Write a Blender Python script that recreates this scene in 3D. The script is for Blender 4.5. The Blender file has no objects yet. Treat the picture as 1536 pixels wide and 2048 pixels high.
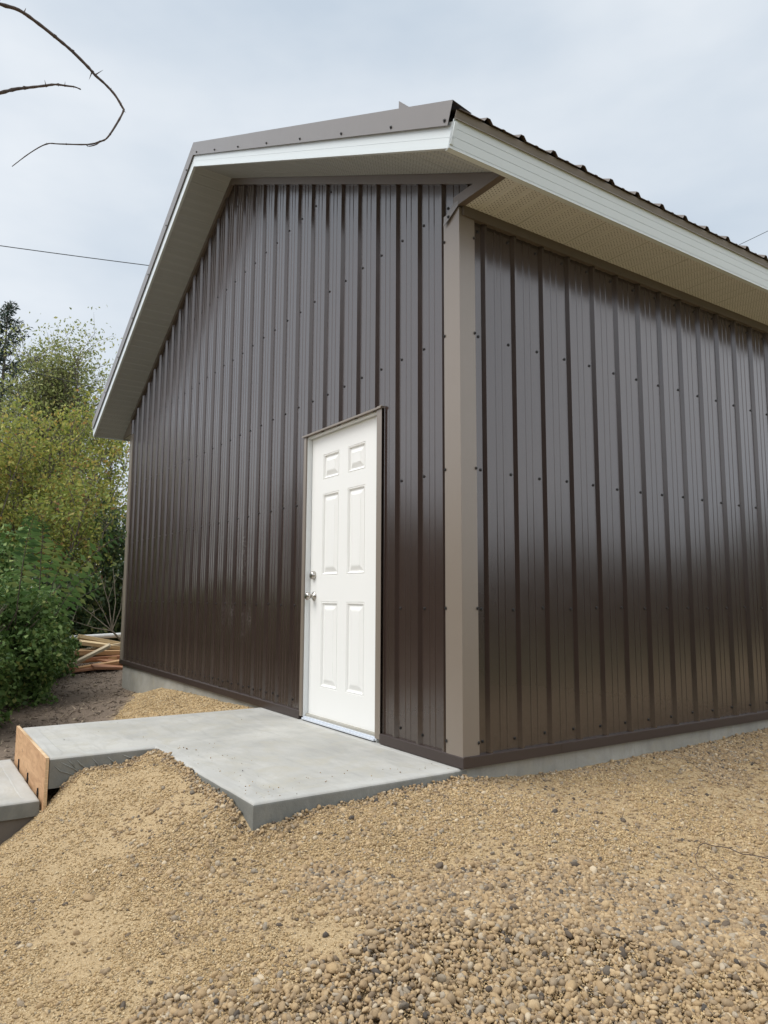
import bpy, bmesh, math, random
import numpy as np
from mathutils import Vector, Matrix
R_ = math.radians
random.seed(7); rng = np.random.default_rng(11)
scene = bpy.context.scene
COL = scene.collection

# ------------------------------------------------------------------ camera
cam_d = bpy.data.cameras.new("camera"); cam = bpy.data.objects.new("camera", cam_d); COL.objects.link(cam)
cam_d.sensor_fit = 'VERTICAL'; cam_d.sensor_height = 36.0; cam_d.sensor_width = 27.0
cam_d.lens = 1441.9 / 2048 * 36; cam_d.clip_start = 0.05; cam_d.clip_end = 2000
CAM = Vector((2.919, -2.4469, 0.8023))
yaw, pit, rol = 0.98184, 0.118586, 0.005433
fw = Vector((-math.sin(yaw)*math.cos(pit), math.cos(yaw)*math.cos(pit), math.sin(pit)))
rt = Vector((math.cos(yaw), math.sin(yaw), 0)); up = rt.cross(fw)
r2 = rt*math.cos(rol) + up*math.sin(rol); u2 = -rt*math.sin(rol) + up*math.cos(rol)
m = Matrix(((r2.x, u2.x, -fw.x, CAM.x), (r2.y, u2.y, -fw.y, CAM.y), (r2.z, u2.z, -fw.z, CAM.z), (0, 0, 0, 1)))
cam.matrix_world = m
scene.camera = cam

# ------------------------------------------------------------------ world: overcast sky
SUN_AZ = Vector((-0.25, -0.97, 0)).normalized()      # horizontal direction towards the veiled sun (behind the camera)
SUN_EL = R_(54)
w = bpy.data.worlds.new("World"); scene.world = w; w.use_nodes = True
nt = w.node_tree; nt.nodes.clear()
N = nt.nodes.new; L = nt.links.new
out = N('ShaderNodeOutputWorld'); bg = N('ShaderNodeBackground'); L(bg.outputs[0], out.inputs[0])
sky = N('ShaderNodeTexSky'); sky.sky_type = 'NISHITA'; sky.sun_disc = False
sky.sun_elevation = SUN_EL; sky.sun_rotation = math.atan2(SUN_AZ.x, SUN_AZ.y)
tc = N('ShaderNodeTexCoord')
mp = N('ShaderNodeMapping'); mp.inputs['Scale'].default_value = (1.0, 1.0, 2.6); mp.inputs['Rotation'].default_value = (0, 0.2, 0.5)
L(tc.outputs['Generated'], mp.inputs[0])
nz = N('ShaderNodeTexNoise'); nz.inputs['Scale'].default_value = 2.1; nz.inputs['Detail'].default_value = 5; nz.inputs['Roughness'].default_value = 0.5
L(mp.outputs[0], nz.inputs[0])
cr = N('ShaderNodeValToRGB'); L(nz.outputs[0], cr.inputs[0])
cr.color_ramp.elements[0].position = 0.33; cr.color_ramp.elements[0].color = (6.2, 7.1, 8.1, 1)
cr.color_ramp.elements[1].position = 0.68; cr.color_ramp.elements[1].color = (8.8, 9.3, 9.8, 1)
mx = N('ShaderNodeMix'); mx.data_type = 'RGBA'; mx.inputs[0].default_value = 0.9
L(sky.outputs[0], mx.inputs[6]); L(cr.outputs[0], mx.inputs[7])
# sky brightened outside the view, added to light walls and strengthen reflections
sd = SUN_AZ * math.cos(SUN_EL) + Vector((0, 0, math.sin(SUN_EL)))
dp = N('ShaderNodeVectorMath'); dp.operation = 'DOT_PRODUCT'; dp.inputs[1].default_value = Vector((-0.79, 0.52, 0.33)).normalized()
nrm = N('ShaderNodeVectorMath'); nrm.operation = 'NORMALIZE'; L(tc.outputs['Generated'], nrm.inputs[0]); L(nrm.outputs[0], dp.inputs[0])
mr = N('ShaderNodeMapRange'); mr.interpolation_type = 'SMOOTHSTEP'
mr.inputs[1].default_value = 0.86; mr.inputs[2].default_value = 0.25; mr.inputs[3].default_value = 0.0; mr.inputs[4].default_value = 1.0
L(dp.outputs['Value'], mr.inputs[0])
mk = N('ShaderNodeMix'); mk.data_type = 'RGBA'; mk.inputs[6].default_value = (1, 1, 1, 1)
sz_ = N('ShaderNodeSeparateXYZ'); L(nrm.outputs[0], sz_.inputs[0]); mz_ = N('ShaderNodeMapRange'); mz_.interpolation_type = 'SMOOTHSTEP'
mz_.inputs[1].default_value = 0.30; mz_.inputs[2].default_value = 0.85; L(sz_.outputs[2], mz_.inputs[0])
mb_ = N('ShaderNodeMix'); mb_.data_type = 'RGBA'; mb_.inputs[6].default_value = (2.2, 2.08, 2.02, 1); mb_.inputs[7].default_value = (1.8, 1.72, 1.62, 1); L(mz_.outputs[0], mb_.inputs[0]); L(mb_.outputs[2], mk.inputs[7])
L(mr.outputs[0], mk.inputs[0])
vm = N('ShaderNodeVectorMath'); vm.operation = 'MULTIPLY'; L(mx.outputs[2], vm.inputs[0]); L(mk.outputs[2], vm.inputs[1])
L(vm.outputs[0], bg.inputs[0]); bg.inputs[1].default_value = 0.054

sl = bpy.data.lights.new("sun", 'SUN'); sl.energy = 1.3; sl.angle = R_(38); sl.color = (1.0, 0.975, 0.94)
so = bpy.data.objects.new("sun", sl); COL.objects.link(so)
so.rotation_euler = (-sd).to_track_quat('-Z', 'Y').to_euler(); so.location = (0, -5, 12)
scene.view_settings.view_transform = 'Standard'; scene.view_settings.look = 'None'
scene.view_settings.exposure = 0.9; scene.view_settings.gamma = 1.0
scene.cycles.max_bounces = 6; scene.cycles.diffuse_bounces = 3; scene.cycles.glossy_bounces = 3
scene.cycles.transmission_bounces = 2; scene.cycles.use_adaptive_sampling = True
scene.cycles.use_denoising = True

# ------------------------------------------------------------------ helpers
def tag(o, label=None, cat=None, group=None, kind=None):
    if label: o['label'] = label
    if cat: o['category'] = cat
    if group: o['group'] = group
    if kind: o['kind'] = kind
    return o
def empty(name, loc=(0, 0, 0)):
    o = bpy.data.objects.new(name, None); COL.objects.link(o); o.location = loc; o.empty_display_size = 0.1
    bpy.context.view_layer.update(); return o
def link(name, me, mat=None, parent=None, smooth=False):
    o = bpy.data.objects.new(name, me); COL.objects.link(o)
    if mat is not None:
        for mm in (mat if isinstance(mat, (list, tuple)) else [mat]): me.materials.append(mm)
    if smooth: me.shade_smooth()
    if parent: o.parent = parent; o.matrix_parent_inverse = Matrix.Translation(parent.location).inverted()
    return o
class MB:
    def __init__(s): s.v = []; s.f = []; s.mi = []
    def add(s, vs, fs, mi=0):
        b = len(s.v); s.v += [tuple(v) for v in vs]; s.f += [tuple(b+i for i in f) for f in fs]; s.mi += [mi]*len(fs); return s
    def box(s, a, b, mi=0):
        x0, y0, z0 = a; x1, y1, z1 = b
        return s.add([(x0,y0,z0),(x1,y0,z0),(x1,y1,z0),(x0,y1,z0),(x0,y0,z1),(x1,y0,z1),(x1,y1,z1),(x0,y1,z1)],
              [(0,3,2,1),(4,5,6,7),(0,1,5,4),(1,2,6,5),(2,3,7,6),(3,0,4,7)], mi)
    def prism(s, poly, vec, mi=0):
        n = len(poly); v = Vector(vec); p = [Vector(q) for q in poly]
        return s.add(p+[q+v for q in p], [tuple(range(n))[::-1], tuple(range(n, 2*n))]+[(i,(i+1)%n,(i+1)%n+n,i+n) for i in range(n)], mi)
    def strip(s, A, B, mi=0):   # quads between polylines A and B
        n = len(A)
        return s.add(list(A)+list(B), [(i, i+1, n+i+1, n+i) for i in range(n-1)], mi)
    def tube(s, pts, rad, n=6, mi=0, cap=True):
        pts = [Vector(p) for p in pts]; rings = []; ref = Vector((0.3, 0.2, 1)).normalized()
        for i, p in enumerate(pts):
            t = (pts[min(i+1, len(pts)-1)]-pts[max(i-1, 0)]).normalized()
            a = t.cross(ref)
            if a.length < 1e-3: a = t.cross(Vector((1, 0, 0)))
            a.normalize(); b = t.cross(a); r = rad[i] if hasattr(rad, '__len__') else rad
            rings.append([p+(a*math.cos(2*math.pi*k/n)+b*math.sin(2*math.pi*k/n))*r for k in range(n)])
        vs = [q for r in rings for q in r]; fs = []
        for i in range(len(pts)-1):
            for k in range(n): fs.append((i*n+k, i*n+(k+1)%n, (i+1)*n+(k+1)%n, (i+1)*n+k))
        if cap: fs += [tuple(range(n))[::-1], tuple(range((len(pts)-1)*n, len(pts)*n))]
        return s.add(vs, fs, mi)
    def lathe(s, c, ax, prof, n=20, mi=0):  # prof: (distance along axis, radius)
        ax = Vector(ax).normalized(); a = ax.orthogonal().normalized(); b = ax.cross(a); c = Vector(c)
        vs = [c+ax*d+(a*math.cos(2*math.pi*k/n)+b*math.sin(2*math.pi*k/n))*r for d, r in prof for k in range(n)]
        fs = [(i*n+k, i*n+(k+1)%n, (i+1)*n+(k+1)%n, (i+1)*n+k) for i in range(len(prof)-1) for k in range(n)]
        fs += [tuple(range(n))[::-1], tuple(range((len(prof)-1)*n, len(prof)*n))]
        return s.add(vs, fs, mi)
    def build(s, name, mat=None, parent=None, smooth=False, bevel=0, seg=2, origin=None):
        me = bpy.data.meshes.new(name)
        o3 = Vector(origin) if origin is not None else Vector((0, 0, 0))
        me.from_pydata([tuple(Vector(v)-o3) for v in s.v], [], s.f)
        if isinstance(mat, (list, tuple)): me.polygons.foreach_set('material_index', s.mi)
        bm = bmesh.new(); bm.from_mesh(me); bmesh.ops.remove_doubles(bm, verts=bm.verts, dist=1e-6)
        bmesh.ops.recalc_face_normals(bm, faces=bm.faces)
        if bevel:
            es = [e for e in bm.edges if len(e.link_faces) == 2 and e.calc_face_angle(0) > 0.5]
            bmesh.ops.bevel(bm, geom=es, offset=bevel, segments=seg, affect='EDGES', profile=0.5, clamp_overlap=True)
        bm.to_mesh(me); bm.free(); me.update()
        o = link(name, me, mat, parent, smooth)
        if origin is not None: o.location = o3
        return o
def np_mesh(name, verts, faces, mat, parent=None, smooth=False):
    """verts (n,3), faces (m,k) all the same size, linked fast"""
    me = bpy.data.meshes.new(name); n = len(verts); mm, k = faces.shape
    me.vertices.add(n); me.vertices.foreach_set('co', np.ascontiguousarray(verts, dtype=np.float32).ravel())
    me.loops.add(mm*k); me.loops.foreach_set('vertex_index', np.ascontiguousarray(faces, dtype=np.int32).ravel())
    me.polygons.add(mm); me.polygons.foreach_set('loop_start', np.arange(0, mm*k, k, dtype=np.int32))
    me.update(calc_edges=True)
    if smooth: me.shade_smooth()
    return link(name, me, mat, parent)

# ------------------------------------------------------------------ materials
def mat(name):
    m = bpy.data.materials.new(name); m.use_nodes = True; nt = m.node_tree
    b = nt.nodes['Principled BSDF']; return m, nt, b
def nd(nt, t, **kw):
    n = nt.nodes.new('ShaderNode'+t)
    for k, v in kw.items():
        if k.startswith('i_'):
            key = k[2:]; n.inputs[int(key) if key.isdigit() else key].default_value = v
        else: setattr(n, k, v)
    return n
def noise(nt, scale, detail=4, rough=0.55, vec=None, dist=0):
    n = nd(nt, 'TexNoise', i_Scale=scale, i_Detail=detail, i_Roughness=rough, i_Distortion=dist)
    if vec is not None: nt.links.new(vec, n.inputs[0])
    return n.outputs[0]
def objc(nt, scale=(1, 1, 1)):
    t = nd(nt, 'TexCoord'); mpn = nd(nt, 'Mapping', i_Scale=scale); nt.links.new(t.outputs['Object'], mpn.inputs[0]); return mpn.outputs[0]
def ramp(nt, fac, stops):
    r = nd(nt, 'ValToRGB'); e = r.color_ramp.elements
    while len(e) < len(stops): e.new(0.5)
    for q, (p, c) in zip(e, stops): q.position = p; q.color = (*c, 1) if len(c) == 3 else c
    nt.links.new(fac, r.inputs[0]); return r.outputs[0]
def mixc(nt, f, a, b):
    m = nd(nt, 'Mix', data_type='RGBA')
    for i, x in ((0, f), (6, a), (7, b)):
        if hasattr(x, 'is_linked'): nt.links.new(x, m.inputs[i])
        else: m.inputs[i].default_value = x if i == 0 else (*x, 1)
    return m.outputs[2]
def math_(nt, op, a, b=0.0, c=0.0):
    m = nd(nt, 'Math', operation=op)
    for i, x in enumerate((a, b, c)):
        if hasattr(x, 'is_linked'): nt.links.new(x, m.inputs[i])
        else: m.inputs[i].default_value = x
    return m.outputs[0]
def bump(nt, b, h, strength=0.3, dist=0.01):
    n = nd(nt, 'Bump', i_Strength=strength, i_Distance=dist); nt.links.new(h, n.inputs['Height']); nt.links.new(n.outputs[0], b.inputs['Normal'])

def painted(name, col, rough=0.33, coat=0.0, ior=1.5, var=0.06, wav=0.15, scuff=False):
    m, nt, b = mat(name)
    v = objc(nt); n1 = noise(nt, 3.0, 5, 0.6, v)
    c = mixc(nt, n1, tuple(x*(1-var) for x in col), tuple(x*(1+var) for x in col))
    if scuff:   # chalky dust rubbed on the pans left of the door
        sx = nd(nt, 'SeparateXYZ'); nt.links.new(v, sx.inputs[0])
        mxm = nd(nt, 'MapRange', i_1=-3.55, i_2=-3.1); nt.links.new(sx.outputs[0], mxm.inputs[0])
        mx2 = nd(nt, 'MapRange', i_1=-2.35, i_2=-2.75); nt.links.new(sx.outputs[0], mx2.inputs[0])
        mz = nd(nt, 'MapRange', i_1=0.35, i_2=0.6); nt.links.new(sx.outputs[2], mz.inputs[0])
        mz2 = nd(nt, 'MapRange', i_1=1.65, i_2=1.2); nt.links.new(sx.outputs[2], mz2.inputs[0])
        blot = ramp(nt, noise(nt, 1.0, 2, 0.5, objc(nt, (5, 5, 2.4))), [(0.52, (0, 0, 0)), (0.68, (1, 1, 1))])
        grit = ramp(nt, noise(nt, 1.0, 3, 0.7, objc(nt, (70, 70, 45))), [(0.46, (0, 0, 0)), (0.66, (1, 1, 1))])
        f = math_(nt, 'MULTIPLY', math_(nt, 'MULTIPLY', mxm.outputs[0], mx2.outputs[0]), math_(nt, 'MULTIPLY', mz.outputs[0], mz2.outputs[0]))
        f = math_(nt, 'MULTIPLY', math_(nt, 'MULTIPLY', f, blot), math_(nt, 'MULTIPLY', grit, 0.22))
        c = mixc(nt, f, c, (0.42, 0.40, 0.37))
        # light rain splash of dust on the lowest part
        dz = nd(nt, 'MapRange', i_1=0.35, i_2=0.0, i_3=0.0, i_4=0.16); nt.links.new(sx.outputs[2], dz.inputs[0])
        c = mixc(nt, math_(nt, 'MULTIPLY', dz.outputs[0], noise(nt, 30, 4, 0.7, v)), c, (0.30, 0.25, 0.19))
    nt.links.new(c, b.inputs['Base Color'])
    rr = nd(nt, 'MapRange', i_3=rough*0.85, i_4=rough*1.2); nt.links.new(noise(nt, 9.0, 4, 0.6, v), rr.inputs[0]); nt.links.new(rr.outputs[0], b.inputs['Roughness'])
    b.inputs['IOR'].default_value = ior
    if coat: b.inputs['Coat Weight'].default_value = coat; b.inputs['Coat Roughness'].default_value = 0.2; b.inputs['Coat IOR'].default_value = 1.6
    if wav: bump(nt, b, noise(nt, 1.0, 3, 0.5, objc(nt, (9, 9, 2.5))), wav, 0.004)
    return m
M_BROWN = painted("brown_siding_paint", (0.038, 0.0245, 0.0200), rough=0.20, ior=1.70, wav=0.09, scuff=True)
M_BTRIM = painted("brown_trim_paint", (0.040, 0.027, 0.023), rough=0.38, ior=1.55)
M_TAUPE = painted("taupe_trim_paint", (0.20, 0.165, 0.132), rough=0.34, ior=1.6)
M_RAKE = painted("grey_taupe_rake_paint", (0.165, 0.148, 0.138), rough=0.33, ior=1.6, wav=0.3)
M_JTRIM = painted("umber_trim_paint", (0.125, 0.10, 0.082), rough=0.38, ior=1.5)
M_WHITE = painted("white_aluminium", (0.62, 0.665, 0.675), rough=0.42, ior=1.45, var=0.015, wav=0.12)
M_DOOR = painted("white_door_paint", (0.80, 0.795, 0.765), rough=0.42, ior=1.45, var=0.012, wav=0.04)
M_FRAME = painted("white_frame_paint", (0.72, 0.735, 0.73), rough=0.5, ior=1.45, var=0.015, wav=0.05)
M_ALU = painted("mill_aluminium", (0.58, 0.62, 0.68), rough=0.3, ior=1.9, wav=0)
m_, nt, b = mat("brushed_nickel"); M_NICK = m_
b.inputs['Base Color'].default_value = (0.48, 0.45, 0.41, 1); b.inputs['Metallic'].default_value = 1; b.inputs['Roughness'].default_value = 0.26
bump(nt, b, noise(nt, 300, 2, 0.5, objc(nt)), 0.08, 0.001)
m_, nt, b = mat("black_screw"); M_SCREW = m_
nt.links.new(mixc(nt, noise(nt, 60, 2, 0.5, objc(nt)), (0.006, 0.005, 0.005), (0.018, 0.016, 0.015)), b.inputs['Base Color']); b.inputs['Roughness'].default_value = 0.45

def soffit_mat(name, along, col):
    """perforated vinyl: little holes in bands; 'along' is the object axis the grooves repeat along"""
    m, nt, b = mat(name); v = objc(nt); s = nd(nt, 'SeparateXYZ'); nt.links.new(v, s.inputs[0])
    U = s.outputs[{'x': 0, 'y': 1}[along]]; V = s.outputs[{'x': 1, 'y': 0}[along]]
    base = mixc(nt, noise(nt, 2.5, 4, 0.6, v), tuple(x*0.95 for x in col), tuple(x*1.05 for x in col))
    k = {'x': 1.118, 'y': 1.0}[along]
    pu = math_(nt, 'MULTIPLY', U, k); P = 0.0166
    ru = math_(nt, 'DIVIDE', pu, P); row = math_(nt, 'FLOOR', ru)
    off = math_(nt, 'MULTIPLY', math_(nt, 'MODULO', math_(nt, 'ABSOLUTE', row), 2.0), 0.5)
    cu = math_(nt, 'SUBTRACT', math_(nt, 'FRACT', ru), 0.5)
    cv = math_(nt, 'SUBTRACT', math_(nt, 'FRACT', math_(nt, 'ADD', math_(nt, 'DIVIDE', V, P*1.25), off)), 0.5)
    d = math_(nt, 'SQRT', math_(nt, 'ADD', math_(nt, 'MULTIPLY', cu, cu), math_(nt, 'MULTIPLY', math_(nt, 'MULTIPLY', cv, 1.25), math_(nt, 'MULTIPLY', cv, 1.25))))
    hole = math_(nt, 'LESS_THAN', d, 0.20)
    band = math_(nt, 'LESS_THAN', math_(nt, 'ABSOLUTE', math_(nt, 'SUBTRACT', math_(nt, 'FRACT', math_(nt, 'DIVIDE', pu, 0.1)), 0.5)), 0.36)
    c = mixc(nt, math_(nt, 'MULTIPLY', hole, band), base, (0.02, 0.018, 0.016))
    nt.links.new(c, b.inputs['Base Color']); b.inputs['Roughness'].default_value = 0.55
    return m
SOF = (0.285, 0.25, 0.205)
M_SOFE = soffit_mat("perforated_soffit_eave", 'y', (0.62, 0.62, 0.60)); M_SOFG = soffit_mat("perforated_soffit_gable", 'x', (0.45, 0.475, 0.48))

def concrete(name, c0, c1, rough=0.85, stain=0.5, pits=True, bmp=0.25):
    m, nt, b = mat(name); v = objc(nt)
    big = noise(nt, 1.6, 6, 0.65, v, 0.6); fine = noise(nt, 90, 3, 0.7, v)
    c = mixc(nt, ramp(nt, big, [(0.36, (0, 0, 0)), (0.64, (1, 1, 1))]), c0, c1)
    sw = noise(nt, 1.0, 5, 0.6, objc(nt, (3, 16, 3)), 0.8); c = mixc(nt, math_(nt, 'MULTIPLY', ramp(nt, sw, [(0.5, (0, 0, 0)), (0.7, (1, 1, 1))]), 0.4), c, tuple(x*0.8 for x in c0))
    c = mixc(nt, math_(nt, 'MULTIPLY', ramp(nt, noise(nt, 4.0, 5, 0.7, v, 1.5), [(0.48, (0, 0, 0)), (0.72, (1, 1, 1))]), stain), c, tuple(x*f for x, f in zip(c1, (0.82, 0.78, 0.68))))
    c = mixc(nt, math_(nt, 'MULTIPLY', fine, 0.35), c, tuple(x*0.72 for x in c0))
    if pits:
        vo = nd(nt, 'TexVoronoi', i_Scale=38.0, i_Randomness=1.0); nt.links.new(v, vo.inputs[0])
        pit = ramp(nt, vo.outputs[0], [(0.05, (1, 1, 1)), (0.10, (0, 0, 0))])
        gate = ramp(nt, noise(nt, 7, 2, 0.5, v), [(0.55, (0, 0, 0)), (0.62, (1, 1, 1))])
        c = mixc(nt, math_(nt, 'MULTIPLY', pit, math_(nt, 'MULTIPLY', gate, 0.6)), c, tuple(x*0.4 for x in c0))
    nt.links.new(c, b.inputs['Base Color']); b.inputs['Roughness'].default_value = rough
    h = math_(nt, 'ADD', math_(nt, 'MULTIPLY', fine, 0.4), math_(nt, 'MULTIPLY', big, 0.6)); bump(nt, b, h, bmp, 0.004)
    return m
M_SLAB = concrete("troweled_concrete", (0.37, 0.365, 0.34), (0.53, 0.52, 0.48), pits=True, stain=0.8)
M_SLABE = concrete("smooth_edge_concrete", (0.41, 0.405, 0.38), (0.51, 0.505, 0.475), pits=False, stain=0.5, bmp=0.12)
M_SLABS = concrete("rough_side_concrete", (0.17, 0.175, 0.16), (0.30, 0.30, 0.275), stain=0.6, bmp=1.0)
M_FOUND = concrete("foundation_concrete", (0.27, 0.26, 0.225), (0.44, 0.425, 0.375), stain=0.9, bmp=0.4)
M_FORM = concrete("muddy_form_concrete", (0.13, 0.115, 0.10), (0.19, 0.17, 0.15), stain=0.5, bmp=0.3)

def wood(name, c0, c1, axis=(1, 18, 18), ply=False):
    m, nt, b = mat(name); v = objc(nt, axis)
    g = noise(nt, 2.2, 6, 0.6, v, 1.5); c = mixc(nt, ramp(nt, g, [(0.32, (0, 0, 0)), (0.68, (1, 1, 1))]), c0, c1)
    if ply:
        k = nd(nt, 'TexVoronoi', i_Scale=9.0); nt.links.new(objc(nt, (1, 1, 1)), k.inputs[0])
        c = mixc(nt, ramp(nt, k.outputs[0], [(0.05, (0.8, 0.8, 0.8)), (0.13, (0, 0, 0))]), c, tuple(x*0.35 for x in c0))
    nt.links.new(c, b.inputs['Base Color']); b.inputs['Roughness'].default_value = 0.75; bump(nt, b, g, 0.25, 0.003)
    return m
M_PLY = wood("plywood_face", (0.42, 0.235, 0.115), (0.62, 0.385, 0.21), (2.2, 9, 9), True)
M_PLYE = wood("plywood_edge", (0.45, 0.28, 0.14), (0.72, 0.53, 0.33), (1, 1, 150))
M_PINE = [wood("pine_pale", (0.52, 0.38, 0.20), (0.70, 0.55, 0.34)), wood("pine_tan", (0.42, 0.25, 0.12), (0.58, 0.38, 0.20)), wood("wood_reddish", (0.34, 0.16, 0.09), (0.48, 0.25, 0.14)), wood("pine_weathered", (0.44, 0.36, 0.24), (0.60, 0.50, 0.35))]
M_BARK = wood("bark", (0.055, 0.042, 0.030), (0.15, 0.12, 0.09), (6, 6, 2))
M_TWIG = wood("twig_bark", (0.05, 0.035, 0.03), (0.10, 0.07, 0.055), (6, 6, 6))
M_PALE = wood("pale_twig_bark", (0.16, 0.13, 0.09), (0.27, 0.23, 0.17), (6, 6, 6))
m_, nt, b = mat("black_cable"); M_CABLE = m_; b.inputs['Base Color'].default_value = (0.02, 0.02, 0.022, 1)
m_, nt, b = mat("white_plastic_pipe"); M_PIPE = m_; nt.links.new(mixc(nt, noise(nt, 5, 3, 0.5, objc(nt)), (0.55, 0.55, 0.53), (0.72, 0.72, 0.70)), b.inputs['Base Color'])
m_, nt, b = mat("black_steel_and_gap_shade"); M_STEELSHADE = m_; b.inputs['Base Color'].default_value = (0.02, 0.017, 0.016, 1); b.inputs['Roughness'].default_value = 0.6

def island(name, stops, rough=0.75, trans=0.0, spec=0.5, bmp=False):
    m, nt, b = mat(name); g = nd(nt, 'NewGeometry')
    c = ramp(nt, g.outputs['Random Per Island'], stops)
    if bmp:
        v = objc(nt); c = mixc(nt, noise(nt, 160, 4, 0.7, v), c, (0.10, 0.08, 0.055)) if False else c
        n = noise(nt, 220, 4, 0.7, v); mm = nd(nt, 'MapRange', i_3=0.72, i_4=1.22); nt.links.new(n, mm.inputs[0])
        vm = nd(nt, 'VectorMath', operation='SCALE'); nt.links.new(c, vm.inputs[0]); nt.links.new(mm.outputs[0], vm.inputs['Scale']); c = vm.outputs[0]
        bump(nt, b, n, 0.3, 0.002)
    nt.links.new(c, b.inputs['Base Color']); b.inputs['Roughness'].default_value = rough; b.inputs['Specular IOR Level'].default_value = spec
    if trans:
        tr = nd(nt, 'BsdfTranslucent'); nt.links.new(c, tr.inputs[0]); ms = nd(nt, 'MixShader', i_0=trans)
        nt.links.new(b.outputs[0], ms.inputs[1]); nt.links.new(tr.outputs[0], ms.inputs[2]); nt.links.new(ms.outputs[0], nt.nodes['Material Output'].inputs[0])
    return m
M_PEB = island("pebble_stone", [(0.0, (0.07, 0.062, 0.055)), (0.05, (0.160, 0.121, 0.085)), (0.10, (0.308, 0.218, 0.128)), (0.30, (0.406, 0.287, 0.158)), (0.50, (0.269, 0.200, 0.128)), (0.66, (0.490, 0.362, 0.212)), (0.80, (0.344, 0.241, 0.133)), (0.90, (0.269, 0.230, 0.180)), (0.97, (0.564, 0.459, 0.318)), (1.0, (0.111, 0.095, 0.079))], 0.85, spec=0.25, bmp=True)
M_GRIT = island("sandy_grit", [(0.0, (0.267, 0.193, 0.106)), (0.35, (0.426, 0.302, 0.158)), (0.7, (0.505, 0.367, 0.200)), (0.92, (0.594, 0.471, 0.290)), (1.0, (0.238, 0.197, 0.145))], 0.95, spec=0.2)
M_DEBR = island("bark_debris", [(0.0, (0.08, 0.06, 0.045)), (0.5, (0.20, 0.155, 0.115)), (0.85, (0.33, 0.26, 0.19)), (1.0, (0.38, 0.31, 0.22))], 0.9)

# ------------------------------------------------------------------ terrain height
def vnoise(x, y, seed=0):
    xi = np.floor(x).astype(np.int64); yi = np.floor(y).astype(np.int64); fx = x-xi; fy = y-yi
    fx = fx*fx*(3-2*fx); fy = fy*fy*(3-2*fy)
    def h(a, b):
        n = (a*374761393+b*668265263+seed*1274126177) & 0xffffffff
        n = ((n ^ (n >> 13))*1274126177) & 0xffffffff; n = n ^ (n >> 16); return (n & 0xffff)/65535.0
    return (h(xi, yi)*(1-fx)+h(xi+1, yi)*fx)*(1-fy)+(h(xi, yi+1)*(1-fx)+h(xi+1, yi+1)*fx)*fy
def fbm(x, y, s, o=4, seed=0):
    r = 0; a = 1.0; t = 0
    for k in range(o): r = r+a*(vnoise(x*s+17.3*k, y*s-9.1*k, seed+k)-0.5); t += a; a *= 0.5; s *= 2.03
    return r/t
CP = np.array([(0.05,-1.05,-.185),(0.0,-1.19,-.20),(.12,-1.35,-.225),(-.15,-1.22,-.115),(-.3,-1.25,-.105),(-.6,-1.2,-.085),(-1.0,-1.25,-.088),(-1.3,-1.2,-.09),
 (-1.3,-1.34,-.155),(-1.34,-1.5,-.15),(-1.34,-1.62,-.19),(-1.32,-1.74,-.345),(-1.36,-1.80,-.40),(-1.34,-1.93,-.49),(-1.4,-2.4,-.66),(-1.9,-2.0,-.55),(-1.9,-3.2,-.75),
 (-.95,-1.5,-.16),(-.95,-1.8,-.29),(-.5,-1.5,-.19),(-.9,-2.1,-.42),(-.4,-2.0,-.37),(0,-1.7,-.31),(.5,-2.1,-.43),(1.1,-1.2,-.36),(1.7,-.3,-.34),(0.05,-.5,-.13),(0.05,-.75,-.135),
 (0.03,0,-.115),(.05,.35,-.145),(.05,.7,-.152),(.05,1.4,-.153),(.05,1.97,-.153),(.05,2.7,-.13),(.05,4,-.12),(.6,-.9,-.26),(.8,-.4,-.235),(1.3,.3,-.27),(1.4,2,-.25),(1,5,-.13),(3,3,-.34),(2.9,-2.45,-.66),(2,-1.5,-.49),
 (4,-4,-.8),(0,-4,-.8),(-1.5,-4,-.8),(5,0,-.5),(6,5,-.4),(.1,9,-.1),
 (-2.6,0.02,-.09),(-3,0.02,-.102),(-3.9,0.02,-.132),(-5.1,0.02,-.19),(-5.8,0.02,-.325),(-6.65,0.02,-.352),(-2.55,-.5,-.10),(-2.6,-1.0,-.19),(-2.6,-1.6,-.36),(-3.2,-.45,-.17),(-3.4,-.9,-.33),(-4.2,-.4,-.23),(-4.3,-.9,-.37),(-5,-.5,-.33),
 (-7,-.5,-.37),(-3.3,-1.6,-.45),(-2.7,-2.2,-.5),(-4,-3,-.5),(-8,-3,-.42),(-8,1,-.33),(-9,.3,-.31),(-12,0,-.36),(-13,5,-.33),(-2,2,-.3),(-5,4,-.3),(-1,4,-.25),(-18,-3,-.4),(-16,2,-.35),(-10,-8,-.6),(3,-10,-.8)])
def tps_k(r2): return 0.5*r2*np.log(r2+1e-12)
_n = len(CP); _d = ((CP[:, None, :2]-CP[None, :, :2])**2).sum(-1)
_A = np.zeros((_n+3, _n+3)); _A[:_n, :_n] = tps_k(_d)+np.eye(_n)*0.004; _A[:_n, _n] = 1; _A[:_n, _n+1:] = CP[:, :2]; _A[_n, :_n] = 1; _A[_n+1:, :_n] = CP[:, :2].T
_w = np.linalg.solve(_A, np.concatenate([CP[:, 2], [0, 0, 0]]))
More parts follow.
